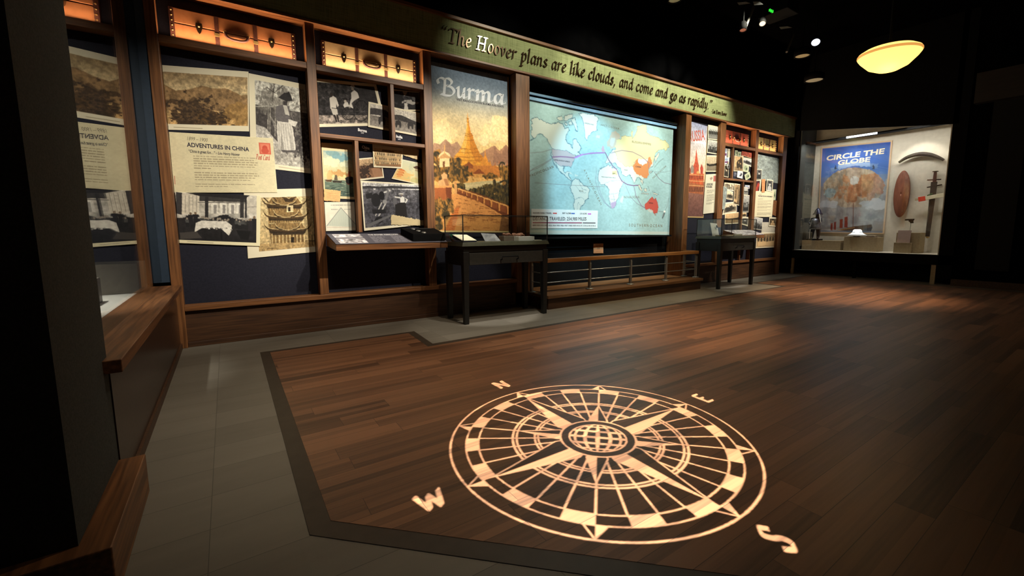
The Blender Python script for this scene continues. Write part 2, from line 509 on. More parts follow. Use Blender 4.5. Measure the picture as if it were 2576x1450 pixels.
# broad-nib letters: skeleton strokes swept by a slanted pen
G = {
 'a': (.82, [[(.6, .86), (.38, 1), (.14, .76), (.07, .3), (.22, 0), (.42, .16), (.6, .6)], [(.66, .98), (.59, .3), (.66, .02), (.84, .14)]]),
 'c': (.66, [[(.58, .82), (.38, 1), (.13, .74), (.07, .3), (.26, 0), (.58, .18)]]),
 'd': (.84, [[(.58, .86), (.36, 1), (.13, .76), (.07, .3), (.22, 0), (.42, .16), (.6, .6)], [(.66, 1.62), (.6, .3), (.67, .02), (.84, .14)]]),
 'e': (.66, [[(.1, .48), (.46, .6), (.54, .84), (.38, 1), (.13, .74), (.07, .3), (.26, 0), (.58, .2)]]),
 'g': (.76, [[(.56, .9), (.34, 1), (.12, .8), (.14, .5), (.36, .42), (.54, .62), (.5, .92)], [(.54, .93), (.76, 1.0)], [(.28, .43), (.16, .24), (.42, .12), (.6, -.1), (.5, -.46), (.18, -.52), (.02, -.32), (.2, -.08)]]),
 'h': (.84, [[(.0, 1.5), (.14, 1.62), (.1, 0)], [(.11, .56), (.38, .98), (.58, .84), (.56, .2), (.63, .02), (.8, .14)]]),
 'i': (.4, [[(0, .84), (.13, .98), (.1, .16), (.17, .01), (.34, .14)], [(.14, 1.4), (.19, 1.35)]]),
 'k': (.74, [[(0, 1.5), (.14, 1.62), (.1, 0)], [(.56, .96), (.3, .7), (.13, .5)], [(.2, .55), (.46, .16), (.7, .0)]]),
 'l': (.4, [[(0, 1.5), (.14, 1.62), (.1, .16), (.17, .01), (.34, .14)]]),
 'm': (1.26, [[(0, .84), (.13, .98), (.1, 0)], [(.11, .56), (.36, .98), (.54, .84), (.52, 0)], [(.53, .56), (.78, .98), (.98, .84), (.96, .2), (1.03, .02), (1.2, .14)]]),
 'n': (.86, [[(0, .84), (.13, .98), (.1, 0)], [(.11, .56), (.38, .98), (.58, .84), (.56, .2), (.63, .02), (.8, .14)]]),
 'o': (.74, [[(.36, 1), (.13, .76), (.08, .28), (.3, 0), (.56, .22), (.6, .74), (.36, 1)]]),
 'p': (.78, [[(0, .84), (.14, .98), (.08, -.56)], [(-.1, -.57), (.26, -.55)], [(.11, .6), (.4, 1), (.62, .76), (.56, .24), (.32, 0), (.1, .16)]]),
 'r': (.62, [[(0, .84), (.13, .98), (.1, 0)], [(.11, .54), (.34, .94), (.58, .9)]]),
 's': (.6, [[(.5, .84), (.32, 1), (.12, .8), (.2, .58), (.43, .4), (.46, .15), (.26, 0), (.02, .16)]]),
 'u': (.86, [[(0, .86), (.12, .98), (.1, .24), (.24, 0), (.46, .24), (.58, .6)], [(.64, .98), (.58, .2), (.65, .02), (.82, .14)]]),
 'v': (.7, [[(0, .86), (.13, .98), (.28, .02)], [(.28, .02), (.54, .5), (.58, .86), (.48, .98)]]),
 't': (.5, [[(.2, 1.3), (.12, .2), (.2, .01), (.38, .14)], [(0, .96), (.4, .98)]]),
 'C': (1.1, [[(.95, 1.3), (.6, 1.54), (.2, 1.2), (.08, .6), (.4, 0), (.9, .2)]]),
 'P': (.95, [[(.2, 1.5), (.12, .02)], [(.0, 1.52), (.5, 1.56), (.8, 1.2), (.5, .8), (.18, .82)]]),
 'y': (.78, [[(0, .86), (.12, .98), (.12, .3), (.26, .06), (.46, .3)], [(.62, .98), (.54, .1), (.38, -.4), (.06, -.52)]]),
 'T': (1.02, [[(.02, 1.3), (.1, 1.5), (.55, 1.52), (.98, 1.5), (1.0, 1.3)], [(.52, 1.5), (.46, .04)], [(.2, .02), (.72, .02)]]),
 'H': (1.3, [[(.22, 1.5), (.14, .02)], [(.98, 1.5), (.9, .02)], [(.2, .78), (.94, .78)], [(.0, 1.52), (.44, 1.52)], [(.76, 1.52), (1.2, 1.52)], [(-.06, .02), (.36, .02)], [(.7, .02), (1.12, .02)]]),
 'L': (.84, [[(.22, 1.5), (.14, .05)], [(.0, 1.52), (.44, 1.52)], [(-.06, .02), (.7, .02), (.76, .26)]]),
 'B': (1.14, [[(-.34, 1.02), (-.42, 1.3), (-.2, 1.55), (.1, 1.5), (.2, 1.3), (.1, .1)], [(.1, 1.5), (.5, 1.62), (.78, 1.36), (.6, 1.0), (.16, .88)], [(.2, .9), (.72, .86), (.98, .5), (.76, .1), (.3, .0), (-.14, .08)]]),
 'N': (1.2, [[(.1, 1.5), (.14, .02)], [(.1, 1.5), (.9, .02)], [(.94, 1.5), (.9, .02)]]),
 'E': (.9, [[(.16, 1.5), (.1, .02)], [(.16, 1.5), (.76, 1.5)], [(.13, .8), (.6, .8)], [(.1, .02), (.74, .02)]]),
 'S': (.86, [[(.72, 1.28), (.45, 1.52), (.14, 1.2), (.3, .84), (.62, .6), (.64, .2), (.34, 0), (.02, .24)]]),
 'W': (1.5, [[(0, 1.5), (.36, .02)], [(.36, .02), (.7, 1.3)], [(.7, 1.3), (1.02, .02)], [(1.02, .02), (1.4, 1.5)]]),
 ',': (.4, [[(.1, .1), (.14, -.06), (0, -.34)]]), '.': (.34, [[(.08, .06), (.13, .03)]]), '-': (.5, [[(.04, .5), (.4, .5)]]),
 '\u201c': (.74, [[(.2, 1.62), (.04, 1.4), (.1, 1.28)], [(.54, 1.62), (.38, 1.4), (.44, 1.28)]]),
 '\u201d': (.74, [[(.16, 1.6), (.22, 1.46), (.04, 1.22)], [(.5, 1.6), (.56, 1.46), (.38, 1.22)]]), ' ': (.5, []),
}
def smooth_path(pts, k=7):
    if len(pts) < 3:
        return [tuple(np.array(pts[0]) * (1 - t) + np.array(pts[-1]) * t) for t in np.linspace(0, 1, 4)]
    P = [np.array(p) for p in pts]; closed = np.allclose(P[0], P[-1])
    out = []
    for i in range(len(P) - 1):
        p0 = P[i - 1] if i > 0 else (P[-2] if closed else P[0]); p1, p2 = P[i], P[i + 1]
        p3 = P[i + 2] if i + 2 < len(P) else (P[1] if closed else P[-1])
        for t in np.linspace(0, 1, k, endpoint=False):
            out.append(tuple(.5 * (2 * p1 + (p2 - p0) * t + (2 * p0 - 5 * p1 + 4 * p2 - p3) * t * t + (3 * p1 - p0 - 3 * p2 + p3) * t ** 3)))
    return out + [tuple(P[-1])]
def nib_quads(text, nib=.2, ang=38, shear=.2, pen_h=.05):
    """-> list of convex outlines (x-height = 1) and the total advance"""
    x = 0; polys = []
    a = math.radians(ang); nv = np.array([math.cos(a), math.sin(a)]) * nib / 2; tv = np.array([-math.sin(a), math.cos(a)]) * pen_h / 2
    for ch in text:
        adv, strokes = G[ch]
        for st in strokes:
            pts = [np.array([px + shear * py + x, py]) for px, py in smooth_path(st)]
            for p, q in zip(pts, pts[1:]):
                c = [p + nv + tv, p - nv + tv, p - nv - tv, p + nv - tv, q + nv + tv, q - nv + tv, q - nv - tv, q + nv - tv]
                c = sorted(set(map(tuple, c)))
                def half(seq):
                    h = []
                    for r in seq:
                        while len(h) >= 2 and (h[-1][0] - h[-2][0]) * (r[1] - h[-2][1]) - (h[-1][1] - h[-2][1]) * (r[0] - h[-2][0]) <= 0: h.pop()
                        h.append(r)
                    return h
                polys.append(half(c)[:-1] + half(c[::-1])[:-1])
        x += adv + .1
    return polys, x
def nib_text(text, pL, pR, normal, h, mat, parent, depth, name='lettering', **kw):
    polys, adv = nib_quads(text, **kw)
    pL, pR = Vector(pL), Vector(pR)
    ex = pR - pL; sx = ex.length / adv; ex.normalize()
    nz = Vector(normal); ey = nz.cross(ex).normalized()
    mb = MB()
    for i, pl in enumerate(polys):
        e = nz * (1e-5 * (i % 7))
        mb.prism([pL + ex * (x * sx) + ey * (y * h) + e for x, y in pl], nz * depth)
    return mb.build(name, mat, parent)
# ------------------------------------------------------------------ floor
def floor_mat(name, plank, row, L, cols, grain, rough, seam=.0016, stagger=True, off=(0, 0)):
    """planks along X: a random tone per plank, strips and grain inside it, thin dark seams"""
    m, nt, bs = new_mat(name)
    tc = N(nt, 'ShaderNodeTexCoord'); sp = N(nt, 'ShaderNodeSeparateXYZ')
    nt.links.new(tc.outputs['Object'], sp.inputs[0])
    def mth(op, a, b=None, c=None):
        n = N(nt, 'ShaderNodeMath', operation=op)
        for i, v in enumerate((a, b, c)):
            if v is None: continue
            if isinstance(v, (int, float)): n.inputs[i].default_value = v
            else: nt.links.new(v, n.inputs[i])
        return n.outputs[0]
    def rnd(v):
        n = N(nt, 'ShaderNodeTexWhiteNoise', noise_dimensions='1D'); nt.links.new(v, n.inputs['W']); return n.outputs['Value']
    X = mth('ADD', sp.outputs[0], off[0]); Y = mth('ADD', sp.outputs[1], off[1])
    ry = mth('DIVIDE', Y, row); ri = mth('FLOOR', ry)
    sh = mth('MULTIPLY', rnd(mth('ADD', ri, .37)), L if stagger else 0)
    rx = mth('DIVIDE', mth('ADD', X, sh), L); ci = mth('FLOOR', rx)
    pid = mth('ADD', mth('MULTIPLY', ri, 17.31), mth('MULTIPLY', ci, 5.77))
    tone = rnd(pid)
    # narrow strips within a plank
    strip = rnd(mth('ADD', mth('FLOOR', mth('DIVIDE', Y, row / 3.0)), mth('MULTIPLY', pid, 3.1)))
    mp = N(nt, 'ShaderNodeCombineXYZ')
    nt.links.new(mth('MULTIPLY', X, grain[0]), mp.inputs[0]); nt.links.new(mth('MULTIPLY', Y, grain[1]), mp.inputs[1]); nt.links.new(mth('MULTIPLY', pid, 3.7), mp.inputs[2])
    nz = N(nt, 'ShaderNodeTexNoise'); nz.inputs['Scale'].default_value = 1; nz.inputs['Detail'].default_value = 5
    nt.links.new(mp.outputs[0], nz.inputs['Vector'])
    v = mth('ADD', mth('ADD', mth('MULTIPLY', tone, cols[2]), mth('MULTIPLY', strip, cols[3])), mth('MULTIPLY', nz.outputs[0], cols[4]))
    rp = N(nt, 'ShaderNodeValToRGB')
    rp.color_ramp.elements[0].position = .12; rp.color_ramp.elements[1].position = .88
    rp.color_ramp.elements[0].color = (*lin(cols[0]), 1); rp.color_ramp.elements[1].color = (*lin(cols[1]), 1)
    nt.links.new(v, rp.inputs[0])
    fy = mth('FRACT', ry); fx = mth('FRACT', rx)
    sm = mth('MINIMUM', mth('MULTIPLY', mth('MINIMUM', fy, mth('SUBTRACT', 1, fy)), row), mth('MULTIPLY', mth('MINIMUM', fx, mth('SUBTRACT', 1, fx)), L))
    k = mth('LESS_THAN', sm, seam)
    mx = N(nt, 'ShaderNodeMix', data_type='RGBA'); mx.inputs['B'].default_value = (*lin(tuple(v_ * .55 for v_ in cols[0])), 1)
    nt.links.new(mth('MULTIPLY', k, .7), mx.inputs['Factor']); nt.links.new(rp.outputs[0], mx.inputs['A'])
    nt.links.new(mx.outputs['Result'], bs.inputs['Base Color'])
    bs.inputs['Roughness'].default_value = rough
    b = N(nt, 'ShaderNodeBump'); b.inputs['Strength'].default_value = .12; b.inputs['Distance'].default_value = .002
    nt.links.new(nz.outputs[0], b.inputs['Height']); nt.links.new(b.outputs[0], bs.inputs['Normal'])
    return m
M['greyfloor'] = floor_mat('grey_vinyl_tiles', 0, .235, .9, ((108, 103, 93), (140, 134, 123), .25, .03, .55), (1.6, 9), .5, .0012, False, (.12, .1))
M['woodfloor'] = floor_mat('walnut_plank_floor', 0, .118, 1.05, ((46, 30, 21), (142, 99, 70), .34, .38, .5), (2.4, 70), .42, .0011)
M['border'] = surf('dark_brown_floor_strip', (56, 46, 36), (64, 54, 43), 12, (1, 1, 1), .5)
struct(MB().box(-3, 12.6, -3, 6, -.1, 0).build('floor', M['greyfloor']))
OUT = [(.168, 4.25), (1.535, 4.23), (1.50, 3.66), (5.66, 3.72), (8.2, 3.72), (8.25, 4.28), (10.5, 4.28), (10.5, -2.9), (3.9, -2.19), (.595, 1.12), (.165, 1.55)]
INN = [(.24, 4.195), (1.455, 4.175), (1.425, 3.585), (5.66, 3.65), (8.26, 3.65), (8.31, 4.21), (10.42, 4.21), (10.42, -2.7), (3.86, -2.03), (.628, 1.198), (.24, 1.585)]
struct(MB().prism([(x, y, .0) for x, y in OUT], (0, 0, .0025)).build('trim_1', M['border']))
struct(MB().prism([(x, y, .0012) for x, y in INN], (0, 0, .0025)).build('floor_inlay', M['woodfloor']))

# ------------------------------------------------------------------ shell
struct(MB().box(-1.8, 11.9, 5.3, 5.45, 0, 4.7).build('wall_back', M['blackwall']))
struct(MB().box(-3, 12.6, -3, 6, 4.7, 4.8).build('ceiling', M['blackwall']))
struct(MB().box(11.62, 11.75, -3, 5.3, 0, 4.7).build('wall_right', M['blackwall']))

# ------------------------------------------------------------------ exhibit wall: one timber frame with back panels
FY = 4.79                                   # front plane of the timber
fr = thing('exhibit_frame', 'long timber exhibit wall frame with navy back panels under the green header', 'display wall', (-.36, FY, 0))
def fpart(name, mat, *boxes, bevel=.003, parent=None):
    mb = MB()
    for b in boxes: mb.box(*b)
    return mb.build(name, M[mat], parent or fr, bevel)
LZ0, LZ1 = .333, .382
fpart('post', 'wood', (-.43, -.355, FY, 4.906, 0, 3.026))
fpart('post', 'wood', (.757, .84, FY, 4.906, LZ1, 3.026))
fpart('post', 'wood', (1.944, 2.042, FY, 4.906, LZ1, 3.026))
fpart('post', 'wood', (3.19, 3.404, FY, 5.11, .192, 3.026))
fpart('post', 'wood', (6.735, 6.885, FY, 5.11, .192, 3.026))
fpart('post', 'wood', (7.80, 7.97, FY, 4.906, LZ1, 3.026))
fpart('post', 'wood', (9.06, 9.165, FY, 4.906, LZ1, 3.026))
fpart('post', 'wood', (10.2, 10.37, FY, 4.906, 0, 3.026))
fpart('ledge', 'woodx', (-.355, 3.19, FY, 4.906, LZ0, LZ1))
fpart('ledge', 'woodx', (6.885, 10.2, FY, 4.906, LZ0, LZ1))
for n, x0, x1 in (('base_panel', -.355, 3.19), ('base_panel', 6.885, 10.2)):
    fpart(n, 'base', (x0, x1, FY + .035, 4.93, .045, LZ0), bevel=0)
for x0, x1 in ((-.355, 3.19), (6.885, 10.2)):
    fpart('kickboard', 'base', (x0, x1, FY + .02, 4.93, 0, .045))
for x0, x1 in ((-.43, .80), (.80, 1.99), (1.99, 3.19)):
    fpart('back_panel', 'navy', (x0 + .001, x1 - .001, PANEL, 5.06, 0, 3.05), bevel=0)
FAR = 4.86                                  # the far bays are shallower below their niches
for x0, x1 in ((6.885, 7.88), (7.88, 9.11), (9.11, 10.37)):
    fpart('back_panel', 'navy', (x0 + .001, x1 - .001, FAR, 4.93, 0, 3.02 if x1 < 8 else 2.61), bevel=0)
    fpart('niche_back', 'navy', (x0 + .001, x1 - .001, PANEL, 5.06, 0, 3.05), bevel=0)
fpart('back_panel', 'black', (3.404, 6.735, 5.12, 5.16, .0, 3.05), bevel=0)
fpart('soffit', 'woodx', (-.43, 3.19, 4.802, 5.06, 3.032, 3.05), bevel=0)
fpart('soffit', 'black', (3.19, 6.885, 4.802, 5.11, 3.032, 3.05), bevel=0)
fpart('soffit', 'woodx', (6.885, 10.37, 4.802, 5.06, 3.032, 3.05), bevel=0)
for x0, x1 in ((-.355, .757), (.84, 1.944), (7.97, 9.06), (9.165, 10.2)):
    fpart('niche_shelf', 'woodx', (x0, x1, FY + .004, 4.906, 2.605, 2.662))
for x0, x1 in ((.84, 1.944), (7.97, 9.06)):
    fpart('rail', 'woodx', (x0, x1, FY + .006, 4.90 if x0 < 3 else 4.838, 1.972, 2.01))
for x, z0, z1 in ((1.588, 2.01, 2.605), (1.19, 1.02, 1.972), (8.275, 2.01, 2.605), (8.70, LZ1, 1.972)):
    fpart('mullion', 'wood', (x - .02, x + .02, FY + .01, 4.90 if x < 3 else 4.838, z0, z1))
# the pane on the perpendicular left wall meets the frame at a painted edge
fpart('painted_edge', 'blueside', (-.56, -.43, 4.80, 4.93, .6, 3.01), bevel=0)

# header with the quotation
hd = thing('header_sign', 'long olive green fabric header with raised quotation lettering', 'sign', (5.1, 4.78, 3.05))
def weave(name, a, b):
    m, nt, bs = new_mat(name)
    tc = N(nt, 'ShaderNodeTexCoord'); outs = []
    for st in ((5, 1, 120), (120, 1, 5)):
        mp = N(nt, 'ShaderNodeMapping'); mp.inputs['Scale'].default_value = st
        nz = N(nt, 'ShaderNodeTexNoise'); nz.inputs['Scale'].default_value = 1.1; nz.inputs['Detail'].default_value = 4
        nt.links.new(tc.outputs['Object'], mp.inputs[0]); nt.links.new(mp.outputs[0], nz.inputs['Vector']); outs.append(nz.outputs[0])
    ad = N(nt, 'ShaderNodeMath', operation='ADD'); nt.links.new(outs[0], ad.inputs[0]); nt.links.new(outs[1], ad.inputs[1])
    rp = N(nt, 'ShaderNodeValToRGB'); rp.color_ramp.elements[0].position = .66; rp.color_ramp.elements[1].position = 1.0 
    rp.color_ramp.elements[0].color = (*lin(a), 1); rp.color_ramp.elements[1].color = (*lin(b), 1)
    mu = N(nt, 'ShaderNodeMath', operation='MULTIPLY'); mu.inputs[1].default_value = .9
    nt.links.new(ad.outputs[0], mu.inputs[0]); nt.links.new(mu.outputs[0], rp.inputs[0]); nt.links.new(rp.outputs[0], bs.inputs['Base Color'])
    bs.inputs['Roughness'].default_value = .85; bs.inputs['Specular IOR Level'].default_value = .15
    return m
M['weave'] = weave('olive_woven_fabric', (116, 124, 84), (150, 157, 112))
MB().box(-.43, 10.64, 4.776, 5.0, 3.053, 3.432).build('fabric_panel', M['weave'], hd)
MB().box(-.43, 10.64, 4.745, 5.0, 3.432, 3.468).build('top_trim', M['woodx'], hd, .003)
MB().box(-.43, 10.40, 4.765, 4.80, 3.028, 3.053).build('bottom_trim', M['woodx'], hd, .003)
QY = 4.768
base_l, base_r = at_y(1127, 108, QY), at_y(1779, 274, QY)
q = '\u201cThe Hoover plans are like clouds, and come and go as rapidly.\u201d'
base_l = at_y(1108, 101.5, QY); base_r = at_y(1791, 277, QY)
M['bronze'] = surf('polished_bronze_letters', (74, 54, 36), (80, 60, 40), 10, rough=.14, metal=.6)
nib_text(q, base_l, base_r, (0, -1, 0), .103, M['bronze'], hd, .007, nib=.165, shear=.14)
nib_text('- Lou Henry Hoover', at_y(1789, 283.5, 4.772), at_y(1828, 292.5, 4.772), (0, -1, 0), .042, M['bronze'], hd, .004, name='attribution_lettering', nib=.24, shear=.14)

# ------------------------------------------------------------------ perpendicular left wall: tall glazed case, sill, dark column
struct(MB().box(-.60, -.405, 2.2, FY - .002, .05, .523).build('wall_left', M['panelwood']))
struct(MB().box(-.60, -.392, 2.2, FY - .002, 0, .05).build('baseboard_left', M['base']))
lc = thing('glazed_wall_case', 'tall glass-fronted wall case above the wooden sill beside the dark column', 'display case', (-.49, 3.4, .52))
MB().box(-.60, -.357, 2.13, FY - .003, .523, .573).build('sill', M['woody'], lc, .003)
MB().box(-.496, -.490, 2.2, 4.80, .573, 3.0).build('glass_pane', M['glassleft'], lc)
MB().box(-1.75, -.60, 2.2, 5.06, .523, .573).build('case_floor', M['white'], lc)
MB().box(-1.78, -1.75, 2.2, 5.06, .0, 3.0).build('case_back', M['black'], lc)
MB().box(-1.75, -.43, 5.06, 5.09, .0, 3.0).build('case_end', M['navy'], lc)
MB().box(-1.78, -.496, 2.2, 5.09, 3.0, 3.03).build('case_top', M['black'], lc)
MB().box(-.50, -.40, 2.0, 2.2, 3.0, 4.7).build('upper_panel', M['black'], lc)
for nm, lb, b in (('display_riser', 'low grey riser standing nearest the sill in the tall left case', (-1.2, -.72, 3.3, 3.95, .574, .74)),
              ('display_riser', 'long grey riser at the far end of the tall left case', (-1.3, -.58, 4.35, 4.75, .574, .80))):
    o = MB().box(*b).build(nm, surf('grey_riser', (110, 104, 92), (118, 112, 100), 20, rough=.85), None, .003)
    tag(o, lb, 'riser', 'risers in the left case')
spot('case_left_fill', (-1.1, 3.5, 2.95), (-.9, 3.8, .57), 420, (1, .93, .8), 34, .8, .03)  # unseen fill light, added so the white case floor shows
col = thing('corner_column', 'dark charcoal column at the left edge of the room, orange baseboard at its foot', 'column', (-.6, 1.93, 0))
MB().box(-.9, -.41, 1.64, 2.2, 0, 4.7).build('shaft', M['charcoal'], col)
MB().box(-.95, -.33, 1.58, 2.2, 0, .16).build('baseboard', M['woody'], col, .004)
struct(MB().box(-3, -.951, 1.7, 1.9, 0, 4.7).build('wall_front', M['blackwall']))

# ------------------------------------------------------------------ low platform and railing below the map
pf = thing('platform', 'low wooden platform with an overhanging deck below the projected map', 'platform', (5.07, 4.73, 0))
MB().box(3.40, 6.73, 4.375, 5.116, 0, .145).build('riser', M['base'], pf)
MB().box(3.38, 6.765, 4.35, 5.116, .145, .188).build('deck', M['deck'], pf, .004)
rl = thing('handrail', 'wooden handrail on grey steel posts along the low platform', 'railing', (5.07, 4.5, .188))
mb = MB(); mb.box(3.36, 6.79, 4.47, 4.535, .603, .655); mb.box(6.725, 6.79, 4.535, 4.76, .603, .655); mb.box(3.36, 3.425, 4.535, 4.76, .603, .655)
mb.build('rail_top', M['railwood'], rl, .004)
for x, y in ((3.39, 4.5), (4.24, 4.5), (5.09, 4.5), (5.94, 4.5), (6.757, 4.5), (6.757, 4.73), (3.39, 4.73)):
    mb = MB(); mb.prism([(x - .016, y - .018, .2), (x - .016, y + .018, .2), (x - .016, y + .018, .603), (x - .016, y - .004, .603), (x - .016, y - .018, .55)], (.032, 0, 0))
    p = mb.build('post', M['steel'], rl, .002)
    MB().lathe([(0, 0), (.058, 0), (.058, .012), (.03, .018), (.0, .018)], (x, y, .188), n=24).build('base_flange', M['steel'], p)
for z in (.335, .47):
    MB().tube([(3.39, 4.73, z), (3.39, 4.5, z), (6.757, 4.5, z), (6.757, 4.73, z)], .007, 8).build('cable_rod', M['steel'], rl)
# ------------------------------------------------------------------ prints, bay by bay
c2, c4, c6, c7, c8 = (3.0208, 380, 0), (3.152, 400, 320), (4.394, 780, 60), (4.265, 780, 320), (2.79, 1060, 100)
cM3, cM4, c5 = (3.625, 1310, 220), (3.623, 1480, 220), (4.832, 1690, 260)
cF1, cF2, cG1, cG2, c7R = (9.664, 1800, 320), (9.064, 1800, 440), (9.667, 1885, 330), (6.305, 1885, 450), (3.2955, 1980, 280)
def pxs(crop, *pts): return Cc(*crop)(pts)
XA, XB, XC, XE, XF, XG = (-.354, .756), (.841, 1.943), (2.043, 3.189), (6.886, 7.799), (7.971, 9.059), (9.166, 10.199)
WH, CRM = (232, 226, 204), (226, 214, 170)

def p_valley(p):
    p.frame(.03, .10, .015, .095)
    p.warp(.010, 16)
    p.grad(.1, .45, (158, 134, 98), (204, 184, 144)); p.grad(.45, .92, (186, 160, 116), (190, 154, 102))
    p.ridge(.42, .09, 5, 3, (150, 124, 88), .62); p.poly([(30, 800), (80, 640), (190, 700), (280, 690), (380, 660), (480, 680), (560, 680), (660, 720), (740, 770), (740, 850), (30, 850)], (138, 110, 76), crop=c2)
    p.tex(.25, 20, 14, 11)
    p.blob(.32, .70, .27, .26, (56, 43, 33), .9, 18, 5, c2=(96, 74, 50)); p.blob(.60, .80, .24, .12, (52, 40, 30), 1, 20, 6, c2=(96, 72, 44))
    p.blob(.86, .72, .16, .2, (150, 116, 68), .9, 14, 8, .8); p.blob(.25, .88, .1, .05, (60, 46, 32), .6, 14, 3)
    p.tex(.22, 60, 40, 2); p.tex(.25, 26, 20, 12)
    p.clip = None; p.nowarp(); p.line([(.1, .955), (.42, .965)], .012, (150, 138, 110), .7)
wall_print('photograph', 'sepia print of a wooded valley with distant hills above the China card', 'photograph',
           [(392, 162.5), (625, 180.4), (626.6, 331), (416, 326.5)], 1, p_valley, 'prints in the China bay', XA)

def p_garden(p):
    Q = lambda pts, c, al=1: p.poly(pts, c, al, c2)
    p.frame(.10, .06, 0, .06)
    p.warp(.004, 34)
    p.grad(0, .32, (196, 194, 184), (206, 204, 196)); p.grad(.32, .72, (88, 84, 82), (70, 66, 66)); p.grad(.72, 1, (150, 146, 140), (186, 182, 172))
    p.blob(.45, .25, .3, .14, (120, 116, 110), 1.6, 16, 4, .8)
    for a in ([(920, 760), (935, 640), (900, 600)], [(935, 640), (990, 620)], [(940, 700), (880, 660)], [(945, 690), (1000, 650)]): p.line(a, .012, (84, 80, 76), .9, c2)
    p.blob(.85, .62, .3, .22, (54, 50, 52), .8, 22, 7, c2=(108, 104, 100)); p.blob(.2, .5, .14, .14, (70, 66, 66), .8, 16, 9)
    for x in (890, 905, 945, 985): p.line([(x, 780), (x - 4, 1020)], .012, (150, 146, 138), .8, c2)
    p.line([(790, 800), (1200, 790)], .01, (170, 168, 160), .9, c2); p.line([(1040, 825), (1190, 830)], .008, (160, 158, 150), .9, c2)
    for k in range(9): p.line([(900 + k * 14, 860 + (k % 3) * 20), (960 + k * 12, 1010)], .006, (190, 186, 178), .5, c2)
    Q([(785, 930), (870, 960), (960, 1070), (1000, 1100), (785, 1100)], (176, 172, 166)); p.tex(.35, 30, 40, 3); p.tex(.2, 60, 80, 9)
    Q([(955, 900), (1040, 890), (1075, 960), (1098, 1130), (1060, 1145), (970, 1130), (955, 1000)], (206, 202, 194))
    Q([(990, 980), (1010, 1130), (980, 1130)], (150, 146, 140)); Q([(1050, 985), (1085, 1130), (1062, 1140)], (168, 164, 158))
    Q([(948, 800), (1000, 785), (1050, 800), (1050, 890), (1040, 920), (960, 910), (940, 870)], (100, 96, 98)); Q([(1000, 790), (1030, 790), (1050, 870), (1020, 860)], (190, 186, 178))
    Q([(1040, 895), (1110, 915), (1095, 950), (1050, 940)], (206, 202, 194)); Q([(965, 735), (1010, 700), (1050, 700), (1075, 760), (1030, 765)], (44, 42, 44)); Q([(1000, 760), (1036, 762), (1030, 795), (1002, 790)], (60, 56, 58))
    Q([(1030, 700), (1050, 690), (1056, 730), (1040, 735)], (40, 38, 40)); Q([(985, 1130), (1110, 1135), (1105, 1150), (1000, 1150)], (84, 80, 80)); [p.line([(968 + k * 17, 930), (975 + k * 22, 1128)], .008, (150, 146, 140), .6, c2) for k in range(6)]; p.tex(.14, 50, 70, 14)
    p.clip = None; p.nowarp(); p.line([(.45, .965), (.9, .975)], .008, (170, 150, 120), .7)
wall_print('photograph', 'tall grey print of a woman in white apron and dark hat in a garden', 'photograph',
           [(625, 184), (772, 213.5), (784, 437), (630.6, 419)], 1.4, p_garden, 'prints in the China bay', XA)

